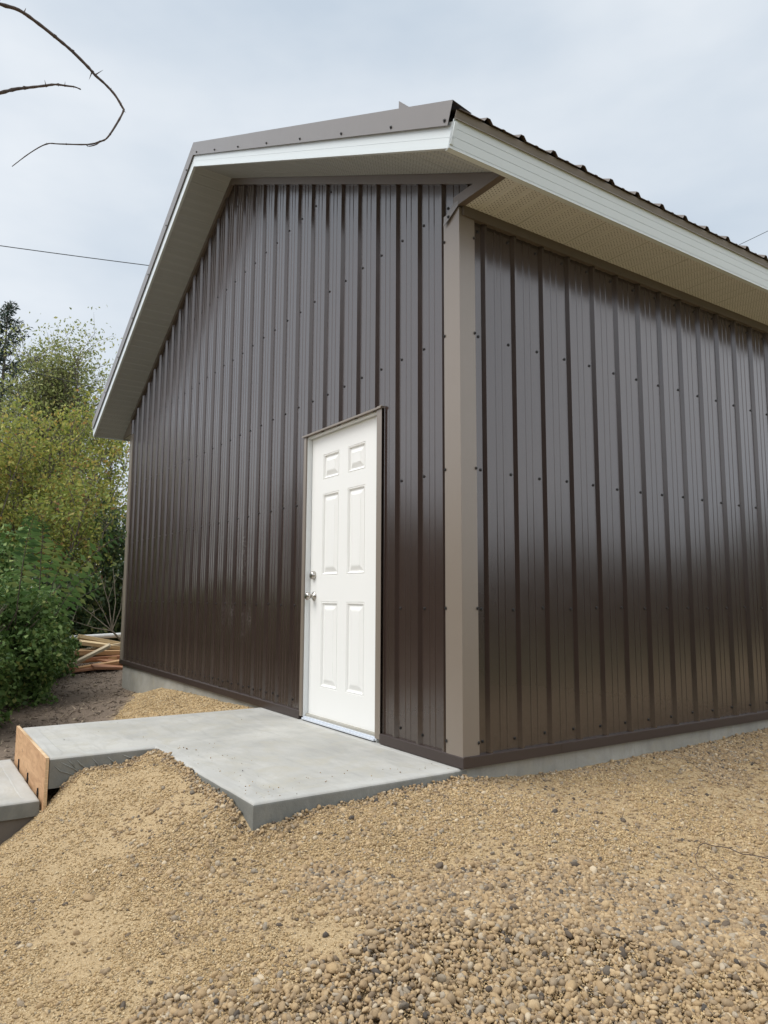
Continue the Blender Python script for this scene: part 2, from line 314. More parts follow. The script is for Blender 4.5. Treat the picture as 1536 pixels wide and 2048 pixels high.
def base_h(x, y):
    x = np.asarray(x, float); y = np.asarray(y, float); sh = x.shape; x = x.ravel(); y = y.ravel(); out = np.empty_like(x)
    for i in range(0, len(x), 40000):
        a = x[i:i+40000]; bb = y[i:i+40000]
        d = (a[:, None]-CP[None, :, 0])**2+(bb[:, None]-CP[None, :, 1])**2
        out[i:i+40000] = tps_k(d)@_w[:_n]+_w[_n]+_w[_n+1]*a+_w[_n+2]*bb
    rr = np.hypot(x+3, y); t = np.clip((rr-14)/12, 0, 1); t = t*t*(3-2*t)
    out = out*(1-t)+(-0.45)*t
    return out.reshape(sh)
def dirtmask(x, y):   # 1 = dark earth, 0 = sand and gravel
    e = fbm(x, y, 1.6, 3, 5)*0.5
    m1 = np.clip((-(y+0.95-0.30*(x+3.2)*0+e*0.6)-np.clip((x+5.3)*0.02, -1, 1)*0)/0.22, 0, 1)*np.clip((-2.45-x)/0.2, 0, 1)
    edge = -1.0+np.clip((-3.0-x)/2.9, 0, 1)*1.05      # gravel tongue along the wall tapers to the left
    m2 = np.clip((edge-y+e*0.5)/0.16, 0, 1)*np.clip((-2.5-x)/0.15, 0, 1)
    m3 = np.clip((-5.75-x+e)/0.25, 0, 1)
    return np.clip(np.maximum(m2, m3), 0, 1)
def cleanmask(x, y):   # 1 = washed pebbles, 0 = sandy
    n = fbm(x, y, 1.1, 3, 21)+0.55*fbm(x, y, 4.0, 3, 33)
    r1 = np.hypot(x-1.75, y+1.0); b1 = np.clip((1.10-r1+1.1*n)/0.3, -0.4, 1)
    b2 = np.clip((y+0.1)/0.8, 0, 1)*np.clip((x-0.0)/0.3, 0, 1)*0.9
    b3 = np.exp(-(np.clip(x, 0, 9)/0.16)**2)*0.5*((y > -0.7)*(x > -0.1))
    return np.clip(b1+b2*(0.62+n)+b3+np.clip(n*1.6-0.12, -0.3, 0.5), 0, 1)
def H(x, y):
    x = np.asarray(x, float); y = np.asarray(y, float)
    h = base_h(x, y); near = 1.0/(1+(np.hypot(x-1, y+1)/14)**2)
    amp = np.clip((np.hypot(np.clip(-x, 0, 9)*0+0, 0))*0+1, 0, 1)
    # keep the relief small where the ground meets walls and slab
    dw = np.minimum(np.where(y > 0, np.abs(x), 9), np.where(x < 0, np.abs(y), 9))
    k = 0.25+0.75*np.clip(dw/0.5, 0, 1)
    h = h+k*(0.075*fbm(x, y, 1.3, 3, 1)+0.045*fbm(x, y, 4.5, 3, 2))*np.where(x > -1.5, 1, .8)+0.016*fbm(x, y, 15, 3, 3)+0.007*fbm(x, y, 55, 2, 4)
    h = h+0.03*dirtmask(x, y)*fbm(x, y, 9, 3, 8)
    # stay below the landing and the step
    inA = (x < 0.01)*(x > -2.44)*(y > -1.14)*(y < 0.08); inB = (x < -1.38)*(x > -2.5)*(y > -1.78)*(y <= -1.16); inC = (x < -1.40)*(x > -2.6)*(y > -3.4)*(y <= -1.78)
    h = np.where(inA > 0, np.minimum(h, -0.13), h); h = np.where(inB > 0, np.minimum(h, -0.30), h); h = np.where(inC > 0, np.minimum(h, -0.55), h)
    ins = (x < -0.05)*(x > -6.6)*(y > 0.05)*(y < 8.6); h = np.where(ins > 0, np.minimum(h, -0.3), h)
    return h
def axis(a, b, d, outer):
    c = list(np.arange(a, b, d)); s = d; p = c[-1]
    while p < outer: s *= 1.12; p += s; c.append(p)
    s = d; p = c[0]; pre = []
    while p > -outer: s *= 1.12; p -= s; pre.append(p)
    return np.array(pre[::-1]+c)
gx = axis(-2.2, 3.0, 0.0125, 900); gy = axis(-2.7, 3.2, 0.0125, 900)
GX, GY = np.meshgrid(gx, gy, indexing='ij'); GZ = H(GX, GY)
nx, ny = GX.shape; idx = np.arange(nx*ny).reshape(nx, ny)
fc = np.stack([idx[:-1, :-1], idx[1:, :-1], idx[1:, 1:], idx[:-1, 1:]], -1).reshape(-1, 4)
m_, nt, b = mat("sandy_ground"); v = objc(nt)
at = nd(nt, 'Attribute', attribute_name='dirt'); att = at.outputs['Fac']
c = mixc(nt, noise(nt, 2.2, 5, 0.6, v), (0.42, 0.305, 0.17), (0.52, 0.39, 0.225))
g2 = noise(nt, 120, 4, 0.8, v)
c = mixc(nt, ramp(nt, g2, [(0.42, (0, 0, 0)), (0.66, (.9, .9, .9))]), c, (0.24, 0.168, 0.09))
c = mixc(nt, ramp(nt, noise(nt, 260, 2, 0.6, v), [(0.6, (0, 0, 0)), (0.68, (1, 1, 1))]), c, (0.62, 0.52, 0.36))
d = mixc(nt, noise(nt, 3.0, 6, 0.75, v, 0.5), (0.11, 0.085, 0.065), (0.25, 0.195, 0.15))
d = mixc(nt, ramp(nt, noise(nt, 60, 4, 0.8, v), [(0.5, (0, 0, 0)), (0.68, (0.8, 0.8, 0.8))]), d, (0.27, 0.20, 0.14))
gr = mixc(nt, noise(nt, 0.5, 6, 0.7, v), (0.06, 0.085, 0.03), (0.11, 0.13, 0.05))
g3 = nd(nt, 'Attribute', attribute_name='grass_far_and_added')
c = mixc(nt, att, c, d); c = mixc(nt, g3.outputs['Fac'], c, gr)
nt.links.new(c, b.inputs['Base Color']); b.inputs['Roughness'].default_value = 0.95; b.inputs['Specular IOR Level'].default_value = 0.2
vo = nd(nt, 'TexVoronoi', i_Scale=95.0); nt.links.new(v, vo.inputs[0])
hh = math_(nt, 'ADD', math_(nt, 'MULTIPLY', g2, 0.7), math_(nt, 'MULTIPLY', math_(nt, 'SUBTRACT', 1.0, vo.outputs[0]), 0.6)); bump(nt, b, hh, 0.85, 0.006)
M_GROUND = m_
GZ = GZ-0.022*np.clip((1.05-np.hypot(GX-1.75, GY+1.0))/0.3, 0, 1)*cleanmask(GX, GY)
ground = np_mesh("ground", np.stack([GX, GY, GZ], -1).reshape(-1, 3), fc, M_GROUND, smooth=True)
a = ground.data.attributes.new('dirt', 'FLOAT', 'POINT'); a.data.foreach_set('value', dirtmask(GX, GY).astype(np.float32).ravel())
a = ground.data.attributes.new('grass_far_and_added', 'FLOAT', 'POINT'); rr = np.hypot(GX+2, GY); a.data.foreach_set('value', np.maximum(np.clip((rr-11)/5, 0, 1), np.clip((GX-3.6)/1.0, 0, 1)*np.clip((14-GY)/4, 0, 1)).astype(np.float32).ravel())  # includes unseen dark grass added at right to darken wall reflections
tag(ground, 'tan sand and gravel ground sloping down from the brown building, turning to dark earth at left', kind='structure')

# ------------------------------------------------------------------ loose stones
def ico(sub):
    bm = bmesh.new(); bmesh.ops.create_icosphere(bm, subdivisions=sub, radius=1.0)
    v = np.array([x.co[:] for x in bm.verts]); f = np.array([[q.index for q in p.verts] for p in bm.faces]); bm.free(); return v, f
OCTV = np.array([(1,0,0),(-1,0,0),(0,1,0),(0,-1,0),(0,0,1),(0,0,-1)], float)
OCTF = np.array([(0,2,4),(2,1,4),(1,3,4),(3,0,4),(2,0,5),(1,2,5),(3,1,5),(0,3,5)])
def rots(n, tilt):
    a = rng.uniform(0, 2*np.pi, n); ca, sa = np.cos(a), np.sin(a)
    tx = rng.normal(0, tilt, n); ty = rng.normal(0, tilt, n)
    Z = np.zeros((n, 3, 3)); Z[:, 0, 0] = ca; Z[:, 0, 1] = -sa; Z[:, 1, 0] = sa; Z[:, 1, 1] = ca; Z[:, 2, 2] = 1
    X = np.zeros((n, 3, 3)); X[:, 0, 0] = 1; X[:, 1, 1] = np.cos(tx); X[:, 1, 2] = -np.sin(tx); X[:, 2, 1] = np.sin(tx); X[:, 2, 2] = np.cos(tx)
    Y = np.zeros((n, 3, 3)); Y[:, 1, 1] = 1; Y[:, 0, 0] = np.cos(ty); Y[:, 0, 2] = np.sin(ty); Y[:, 2, 0] = -np.sin(ty); Y[:, 2, 2] = np.cos(ty)
    return Y@X@Z
def stones(name, P, rad, lib, mat_, flat=(1.0, 0.78, 0.55), jit=0.12, tilt=0.5, smooth=True, parent=None):
    V, F = lib; n = len(P)
    sc = np.stack([rad*flat[0]*rng.uniform(.8, 1.3, n), rad*flat[1]*rng.uniform(.8, 1.2, n), rad*flat[2]*rng.uniform(.75, 1.3, n)], -1)
    J = 1+rng.normal(0, jit, (n, len(V), 1))
    vv = V[None]*J*sc[:, None, :]; vv = np.einsum('nij,nkj->nki', rots(n, tilt), vv)+P[:, None, :]
    ff = (F[None]+(np.arange(n)*len(V))[:, None, None]).reshape(-1, 3)
    return np_mesh(name, vv.reshape(-1, 3), ff, mat_, parent, smooth)
def visible(x, y, marg=0.15):   # rough wedge of ground the lens can see, with a margin
    dx = x-CAM.x; dy = y-CAM.y; f_ = dx*fw.x+dy*fw.y; s_ = dx*rt.x+dy*rt.y
    return (np.abs(s_) < f_*(0.55+marg)+0.3)*(f_ > 1.0)
def scatter(n, x0, x1, y0, y1, prob, power=1.0):
    X = []; Y = []; tot = 0
    while tot < n:
        x = rng.uniform(x0, x1, n); y = rng.uniform(y0, y1, n); p = prob(x, y)
        k = rng.uniform(0, 1, n) < p; X.append(x[k]); Y.append(y[k]); tot += k.sum()
    return np.concatenate(X)[:n], np.concatenate(Y)[:n]
def open_ground(x, y):
    ok = visible(x, y)
    ok = ok*~((x < 0.0)*(x > -2.47)*(y > -1.175)*(y < 0.3))*~((x < -1.365)*(x > -2.47)*(y > -1.76))*~((x < -1.36)*(y < -1.7)*(x > -2.6))
    return ok*~((x < 0.01)*(y > -0.01))
def dcam(x, y): return np.hypot(x-CAM.x, y-CAM.y)
# washed pebbles
x, y = scatter(42000, -0.6, 3.0, -2.7, 1.2, lambda x, y: open_ground(x, y)*(dcam(x, y) < 3.3)*np.clip(cleanmask(x, y)**1.5, 0.012, 1))
cm = cleanmask(x, y); r = np.clip(rng.lognormal(math.log(0.0078), 0.36, len(x)), 0.004, 0.020)
z = H(x, y)+r*0.12+cm*np.clip(rng.uniform(-0.014, 0.010, len(x)), -1, r*0.8)
g = stones("pebble_layer", np.stack([x, y, z], -1), r, ico(2), M_PEB, jit=0.07, tilt=0.7)
tag(g, 'rounded brown and grey pebbles spread over the near ground', 'gravel', kind='stuff')
x, y = scatter(60000, -0.6, 5.0, -1.6, 9.0, lambda x, y: open_ground(x, y)*(dcam(x, y) > 2.6)*np.clip(cleanmask(x, y)*1.0+0.05, 0.03, 1)/(1+0.12*dcam(x, y)**2)*2)
cm = cleanmask(x, y); r = np.clip(rng.lognormal(math.log(0.0078), 0.32, len(x)), 0.004, 0.018)
z = H(x, y)+r*(0.15+0.4*cm*rng.uniform(0, 1, len(x)))
g = stones("gravel_layer", np.stack([x, y, z], -1), r, ico(1), M_PEB, jit=0.09)
tag(g, 'small tan gravel lying along the concrete foundation and farther yard', 'gravel', kind='stuff')
# sparse stones bedded in the sandy mound
x, y = scatter(12000, -2.0, 2.6, -2.9, 0.6, lambda x, y: open_ground(x, y)*np.clip(0.22+3.8*fbm(x, y, 2.6, 3, 71)+0.35*np.clip(x, -1, 1), 0.03, 1))
r = np.clip(rng.lognormal(math.log(0.0047), 0.45, len(x)), 0.0022, 0.016); z = H(x, y)+r*0.10
g = stones("mound_stones", np.stack([x, y, z], -1), r, ico(1), M_PEB, jit=0.13, flat=(1, .8, .6))
tag(g, 'scattered small stones bedded in the sandy mound beside the landing', 'gravel', kind='stuff')
x, y = scatter(300000, -2.0, 4.5, -2.9, 5.0, lambda x, y: open_ground(x, y)/(1+0.16*dcam(x, y)**2)*1.5*np.clip(0.34+4.0*fbm(x, y, 2.6, 3, 71)+0.25*np.clip(x, -1, 1), 0.12, 1))
r = np.clip(rng.lognormal(math.log(0.0031), 0.4, len(x)), 0.0014, 0.008)*(0.8+0.09*dcam(x, y)); z = H(x, y)+r*0.25
g = stones("sand_grit", np.stack([x, y, z], -1), r, (OCTV, OCTF), M_GRIT, jit=0.2, flat=(1.1, .8, .6), smooth=False)
tag(g, 'coarse tan grit and sand grains on the ground', 'grit', kind='stuff')
# crumbs of gravel and grit kicked onto the concrete
x = np.concatenate([rng.uniform(-1.35, -0.03, 60), rng.uniform(-2.4, -1.4, 12), rng.uniform(-0.35, -0.02, 30)]); y = np.concatenate([-1.13+np.abs(rng.normal(0, 0.16, 60)), rng.uniform(-1.68, -0.1, 12), rng.uniform(-1.1, -0.05, 30)]); k = y < -0.04
x = x[k]; y = y[k]; r = np.clip(rng.lognormal(math.log(0.0024), 0.5, len(x)), 0.001, 0.008)
g = stones("slab_crumbs", np.stack([x, y, -0.0565+r*0.3], -1), r, ico(1), M_PEB, jit=0.12)
tag(g, 'crumbs of gravel and dirt lying on the concrete landing', 'crumbs', kind='stuff')
# stones heaped loosely against the slab and foundation
t = rng.uniform(0, 1, 2600); wz = np.abs(rng.normal(0, 0.028, 2600)); seg = rng.integers(0, 4, 2600)
x = np.select([seg == 0, seg == 1, seg == 2, seg == 3], [0.008+wz, -1.37+1.37*t, -1.366+wz*1.0, 0.030+wz]); y = np.select([seg == 0, seg == 1, seg == 2, seg == 3], [-1.15*t, -1.158-wz, -1.16-0.5*t, 3.6*t**1.3])
r = np.clip(rng.lognormal(math.log(0.0062), 0.4, len(x)), 0.003, 0.015); z = H(x, y)+r*0.4+np.clip(0.022-wz, 0, 1)*rng.uniform(0, 0.7, len(x))
g = stones("backfill_stones", np.stack([x, y, z], -1), r, ico(1), M_PEB, jit=0.13, tilt=0.8)
tag(g, 'loose stones heaped against the slab edge and the foundation', 'gravel', kind='stuff')
# straws and bark slivers among the gravel
x, y = scatter(900, -1.4, 3.0, -2.6, 3.0, lambda x, y: open_ground(x, y)*1.0); r = rng.uniform(0.004, 0.011, len(x)); z = H(x, y)+0.006
g = stones("straw_slivers", np.stack([x, y, z], -1), r, (OCTV, OCTF), M_DEBR, jit=0.2, flat=(2.6, .16, .16), smooth=False, tilt=0.25)
tag(g, 'short dry straws and bark slivers strewn over the gravel', 'litter', kind='stuff')
# gravel tongue behind the landing, along the far part of the gable wall
def tong(x, y): return visible(x, y)*(dirtmask(x, y) < 0.5)*~((x > -2.47)*(y > -1.72))
x, y = scatter(26000, -6.2, -2.3, -1.7, 0.0, lambda x, y: tong(x, y)*1.0)
r = np.clip(rng.lognormal(math.log(0.0062), 0.3, len(x)), 0.003, 0.013); z = H(x, y)+r*0.3
g = stones("gravel_berm", np.stack([x, y, z], -1), r, ico(1), M_GRIT, jit=0.12)
tag(g, 'tan gravel banked against the foundation left of the door', 'gravel', kind='stuff')
x, y = scatter(32000, -13, -2.5, -3.0, 1.6, lambda x, y: visible(x, y)*(dirtmask(x, y) > 0.4)*~((x > -6.85)*(y > 0)))
r = np.clip(rng.lognormal(math.log(0.0075), 0.5, len(x)), 0.003, 0.028); z = H(x, y)+r*0.15
g = stones("wood_chip_litter", np.stack([x, y, z], -1), r, (OCTV, OCTF), M_DEBR, jit=0.3, flat=(1.8, .55, .35), smooth=False)
tag(g, 'dark bark chips and twigs littering the bare earth path', 'litter', kind='stuff')

# ------------------------------------------------------------------ building
PITCH = 0.2286; XPK = -3.425; XL = -6.82; YB = 9.0; OH = 0.40; EX = 0.40
def B(x): return 2.96+0.5*(3.825-abs(x-XPK))            # underside line of the gable roof edge
shed = empty("metal_building", (-3.4, 0, 0))
tag(shed, 'brown ribbed metal garage with white fascia, perforated soffits and a white door', 'building')
# ribbed wall profile: (offset from rib centre, height above pan)
def profile(s0, s1, centres):
    pts = [(s0, 0.0)]
    for c in centres:
        for o, h in ((-0.025, 0), (-0.008, 0.019), (0.008, 0.019), (0.025, 0)): pts.append((c+o, h))
        for q in (0.34, 0.62):     # two shallow stiffening beads in every pan
            d = c+0.025+(PITCH-0.05)*q
            for o, h in ((-0.012, 0), (-0.008, 0.003), (0.008, 0.003), (0.012, 0)): pts.append((d+o, h))
    pts = sorted([p for p in pts if s0 <= p[0] <= s1]); pts.append((s1, 0.0)); return pts
DX0, DX1, DZ1 = -1.765, -0.765, 1.975
cs = [-(0.1013+PITCH*k)-0.047 for k in range(-3, 31)]
pf = profile(XL+0.03, 0.345, cs)
def ins_x(pts, x):      # make the profile break exactly at x
    for i in range(len(pts)-1):
        (a, ha), (b_, hb) = pts[i], pts[i+1]
        if a < x < b_: return pts[:i+1]+[(x, ha+(hb-ha)*(x-a)/(b_-a))]+pts[i+1:]
    return pts
for xx in (DX0, DX1, 0.0, XPK): pf = ins_x(pf, xx)
mb = MB()
for (xa, ha), (xb, hb) in zip(pf[:-1], pf[1:]):
    xm = (xa+xb)/2; z0 = -0.005
    if DX0 < xm < DX1: z0 = DZ1
    if xm > 0: z0 = 2.972
    if B(xa) <= z0 or B(xb) <= z0: continue
    mb.add([(xa, -ha, z0), (xb, -hb, z0), (xb, -hb, B(xb)-0.004), (xa, -ha, B(xa)-0.004)], [(0, 1, 2, 3)])
o = mb.build("gable_wall", M_BROWN, shed)
sy = [0.1278+PITCH*k+0.045 for k in range(-1, 40)]
pf = profile(0.0, YB, sy); mb = MB()
mb.strip([(h, y, -0.005) for y, h in pf], [(h, y, 2.962) for y, h in pf]); mb.build("side_wall", M_BROWN, shed)
mb = MB(); mb.box((XL+0.03, YB, -0.005), (0.0, YB+0.02, 2.96)); mb.box((XL, 0.0, -0.005), (XL+0.02, YB, 2.96))
mb.prism([(XL, YB, 2.96), (0, YB, 2.96), (XPK, YB, B(XPK))], (0, 0.02, 0)); mb.build("far_wall", M_BROWN, shed)
# concrete foundation
mb = MB(); mb.box((XL+0.03, 0.028, -0.9), (-0.03, 0.2, -0.012)); mb.box((-0.2, 0.2, -0.9), (-0.03, YB, -0.012)); mb.box((XL+0.03, 0.2, -0.9), (XL+0.2, YB, -0.012))
o = mb.build("foundation", M_FOUND, shed, bevel=0.006)
# move the foundation faces out to sit just inside the base flashing
o.location = (0.022, -0.022, 0)
# base flashing
mb = MB()
for (xa, xb) in ((XL-0.005, -1.782), (-0.742, 0.026)):
    mb.prism([(xa, 0.02, -0.052), (xa, -0.026, -0.052), (xa, -0.026, 0.0), (xa, -0.019, 0.005), (xa, 0.02, 0.005)], (xb-xa, 0, 0))
mb.build("base_flashing", M_BTRIM, shed)
mb = MB(); mb.prism([(-0.02, 0.0, -0.052), (0.0262, 0.0, -0.052), (0.0262, 0.0, 0.0), (0.019, 0.0, 0.005), (-0.02, 0.0, 0.005)], (0, YB, 0)); mb.box((0.0262, 0.685, -0.0515), (0.0272, 0.69, 0.0))
mb.build("base_flashing", M_BTRIM, shed)
# corner trims
mb = MB(); mb.prism([(-0.122, -0.004, 0), (-0.119, -0.021, 0), (-0.018, -0.021, 0), (0.018, -0.021, 0), (0.018, 0.090, 0), (0.004, 0.093, 0), (0.003, 0.002, 0), (-0.12, 0.0, 0)], (0, 0, 2.955))
mb.build("corner_trim", M_TAUPE, shed, bevel=0.0012)
mb = MB(); mb.prism([(XL-0.004, 0.13, 0), (XL-0.004, -0.022, 0), (XL+0.125, -0.022, 0), (XL+0.127, -0.004, 0), (XL+0.02, 0, 0), (XL+0.02, 0.13, 0)], (0, 0, 2.94))
mb.build("corner_trim", M_TAUPE, shed, bevel=0.0012)
# trim under the gable soffit, two sloping runs
for s in (1, -1):
    xe = 0.345 if s > 0 else 2*XPK-0.30; mb = MB(); h = 0.064
    mb.prism([(XPK, -0.027, B(XPK)-0.002), (xe, -0.027, B(xe)-0.002), (xe, -0.027, max(B(xe)-h, 2.972)), (xe-s*0.2 if s > 0 else xe+0.2, -0.027, B(xe-s*0.2)-h) if B(xe)-h > 2.9 else (xe, -0.027, 2.972), (XPK, -0.027, B(XPK)-h)], (0, 0.027, 0))
    if s < 0: mb = MB(); mb.prism([(XPK, -0.027, B(XPK)-0.002), (XL, -0.027, B(XL)-0.002), (XL, -0.027, B(XL)-h), (XPK, -0.027, B(XPK)-h)], (0, 0.027, 0))
    mb.build("gable_soffit_trim", M_JTRIM, shed)
mb = MB(); mb.box((0.0, 0.0, 2.908), (0.03, YB, 2.966)); mb.build("eave_soffit_trim", M_JTRIM, shed)
# horizontal trim closing the end of the boxed eave and its bent tab on the corner
mb = MB(); mb.prism([(-0.02, -0.030, 2.968), (0.372, -0.030, 2.968), (0.345, -0.030, 3.000), (0.255, -0.030, 3.022), (-0.02, -0.030, 3.022)], (0, 0.004, 0)); mb.box((-0.02, -0.0302, 2.962), (0.372, 0.012, 2.968))
mb.build("eave_return_trim", M_JTRIM, shed)
mb = MB(); mb.prism([(0.021, -0.031, 2.957), (0.021, -0.031, 2.985), (-0.02, -0.031, 2.985), (-0.098, -0.034, 2.932), (-0.104, -0.036, 2.886), (-0.06, -0.034, 2.908), (0.0, -0.031, 2.947)], (0, 0.003, 0)); mb.build("bent_trim_tab", M_RAKE, shed)
mb = MB(); mb.prism([(XL-0.4, -0.02, 2.962), (XL, -0.02, 2.962), (XL, -0.02, B(XL))], (0, 0.02, 0)); mb.build("eave_return_trim", M_TAUPE, shed)

# soffits with grooves
def groove_line(a0, a1, step, d=0.010, wd=0.007):
    s = [(a0, 0)]; k = math.ceil(a0/step)
    while k*step < a1:
        c = k*step; dd = d*(1.0 if k % 4 == 0 else 0.6)
        if c-wd > a0 and c+wd < a1: s += [(c-wd, 0), (c-wd*0.2, dd), (c+wd*0.2, dd), (c+wd, 0)]
        k += 1
    return s+[(a1, 0)]
gl = groove_line(-0.0, YB+0.1, 0.1)
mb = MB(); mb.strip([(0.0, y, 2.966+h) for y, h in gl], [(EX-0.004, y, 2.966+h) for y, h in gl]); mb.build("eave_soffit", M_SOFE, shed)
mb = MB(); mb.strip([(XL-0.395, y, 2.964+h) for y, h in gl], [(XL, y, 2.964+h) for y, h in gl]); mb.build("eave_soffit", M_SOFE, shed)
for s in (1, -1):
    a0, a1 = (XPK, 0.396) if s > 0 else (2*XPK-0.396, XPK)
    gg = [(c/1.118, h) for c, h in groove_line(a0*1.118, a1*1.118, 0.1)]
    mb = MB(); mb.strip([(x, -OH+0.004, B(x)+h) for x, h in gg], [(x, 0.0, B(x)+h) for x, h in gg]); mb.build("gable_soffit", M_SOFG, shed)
# white fascia. front boards follow the slope, side board leans square to the roof
for s in (1, -1):
    xe = 0.408 if s > 0 else 2*XPK-0.408; mb = MB()
    def bnd(t0, t1, y0, y1, e=xe):   # board between heights t0..t1 above B
        ex0 = e+s*t0*0.33; ex1 = e+s*t1*0.33
        mb.prism([(XPK, y0, B(XPK)+t0), (ex0, y0, B(ex0)+t0), (ex1, y0, B(ex1)+t1), (XPK, y0, B(XPK)+t1)], (0, y1-y0, 0))
    bnd(-0.012, 0.010, -OH-0.003, -OH+0.02, xe-s*0.010)
    bnd(0.011, 0.044, -OH, -OH+0.018); bnd(0.0455, 0.125, -OH, -OH+0.018); bnd(0.04, 0.05, -OH+0.002, -OH+0.01)
    mb.build("rake_fascia", M_WHITE, shed)
# side (eave) fascia: cross-section in xz, leaning outward
def sect(x0, z0, x1, z1, th=0.004):
    d = Vector((x1-x0, 0, z1-z0)).normalized(); n = Vector((-d.z, 0, d.x))*th
    return [(x0, z0), (x1, z1), (x1+n.x, z1+n.z), (x0+n.x, z0+n.z)]
mb = MB(); pz = 2.950; px_ = 0.402; L0 = [(0, 0.012), (0.0135, 0.052), (0.0535, 0.088), (0.0895, 0.126)]
for t0, t1 in L0:
    q = sect(px_+0.33*t0, pz+t0, px_+0.33*t1, pz+t1); mb.prism([(x, -OH-0.003, z) for x, z in q], (0, YB+0.5, 0))
q = sect(px_, pz+0.001, px_+0.33*0.126, pz+0.126, 0.008); q = [(x-0.003, z) for x, z in q]; mb.prism([(x, -OH, z) for x, z in q], (0, YB+0.49, 0))
mb.box((px_-0.03, -OH, pz), (px_+0.001, YB+0.1, pz+0.003))
mb.build("eave_fascia", M_WHITE, shed)
mb = MB(); q = sect(2*XPK-px_, pz, 2*XPK-px_-0.04, pz+0.126); mb.prism([(x, -OH-0.003, z) for x, z in q], (0, YB+0.5, 0)); mb.build("eave_fascia", M_WHITE, shed)
# drip edge above the side fascia
mb = MB(); q = sect(px_+0.044, pz+0.127, px_+0.060, pz+0.160, 0.002)
mb.prism([(x, -OH-0.002, z) for x, z in q], (0, YB+0.5, 0)); mb.prism([(px_+0.040, -OH-0.002, pz+0.126), (px_+0.052, -OH-0.002, pz+0.121), (px_+0.052, -OH-0.002, pz+0.1235), (px_+0.040, -OH-0.002, pz+0.1285)], (0, YB+0.5, 0))
mb.build("drip_edge", M_TAUPE, shed)
# rake trim (metal angle over the roof edge) with joint and lap
for s in (1, -1):
    runs = ([(XPK, -2.047, 0), (-2.050, 0.452, 0.0015)] if s > 0 else [(2*XPK-0.452, XPK, 0)])
    for xa, xb, pr in runs:
        mb = MB(); y0 = -OH-0.016-pr
        ca, cb = xa, xb; sl_ = -0.042
        za = lambda x, t: (x, y0, B(x)+t)
        e1 = (xb+sl_ if s > 0 and xb > 0 else xb); e0 = (xa-sl_ if s < 0 else xa)
        mb.prism([za(e0, 0.098), za(e1, 0.098), za(xb, 0.228), za(xa, 0.228)], (0, 0.0012, 0))
        mb.prism([za(e0, 0.098), za(e1, 0.098), (e1, y0+0.012, B(e1)+0.102), (e0, y0+0.012, B(e0)+0.102)], (0, 0, 0.001))
        mb.add([za(xa, 0.228), za(xb, 0.228), (xb, y0+0.12, B(xb)+0.205), (xa, y0+0.12, B(xa)+0.205)], [(0, 1, 2, 3)])
        mb.build("rake_trim", M_RAKE, shed)
# roof: black deck added to block light, ribbed sheets, ridge cap
RZ = 0.188
ry = []
k = -2
while True:
    c = 0.016+PITCH*k; k += 1
    if c > YB+0.3: break
    if c > -0.36: ry.append(c)
for s in (1, -1):
    e = 0.478 if s > 0 else 2*XPK-0.478; mb = MB()
    pts = [(-OH+0.005, 0)]
    for c in ry: pts += [(c-0.028, 0), (c-0.010, 0.024), (c+0.010, 0.024), (c+0.028, 0), (c+0.028+0.06, 0), (c+0.028+0.066, 0.004), (c+0.028+0.080, 0.004), (c+0.028+0.086, 0)]
    pts = sorted(p for p in pts if p[0] < YB+0.4)
    A = [(XPK, y, B(XPK)+RZ+h) for y, h in pts]; E_ = [(e, y, B(e)+RZ+h) for y, h in pts]
    mb.strip(A, E_); dn = Vector((0, 0, -0.0015)); mb.strip([Vector(p)+dn for p in A], [Vector(p)+dn for p in E_]); mb.strip(E_, [Vector(p)+dn for p in E_])
    mb.build("roof_sheet", M_JTRIM, shed)
    e2 = 0.425 if s > 0 else 2*XPK-0.425; mb = MB()
    mb.prism([(XPK, -OH+0.012, B(XPK)+0.03), (e2-s*0.03, -OH+0.012, B(e2-s*0.03)+0.03), (e2, -OH+0.012, B(e2)+0.155), (XPK, -OH+0.012, B(XPK)+0.155)], (0, YB+0.7, 0)); mb.build("roof_light_block", M_STEELSHADE, shed)
mb = MB(); mb.prism([(XPK-0.15, -OH+0.1, B(XPK-0.15)+0.212), (XPK, -OH+0.1, B(XPK)+0.212), (XPK+0.15, -OH+0.1, B(XPK+0.15)+0.212), (XPK+0.15, -OH+0.1, B(XPK+0.15)+0.189), (XPK, -OH+0.1, B(XPK)+0.192), (XPK-0.15, -OH+0.1, B(XPK-0.15)+0.189)], (0, YB+0.5, 0)); mb.build("ridge_cap", M_JTRIM, shed)
# bent-up end of flashing standing on the roof just behind the rake trim
mb = MB(); pk = (-0.092, -0.352, 3.515)
mb.add([pk, (0.10, -0.355, 3.33), (-0.10, -0.35, 3.36), (-0.13, -0.24, 3.38), (0.02, -0.20, 3.33)], [(0, 2, 1), (0, 3, 2), (0, 1, 4), (0, 4, 3)])
mb.build("bent_flashing", M_RAKE, shed)

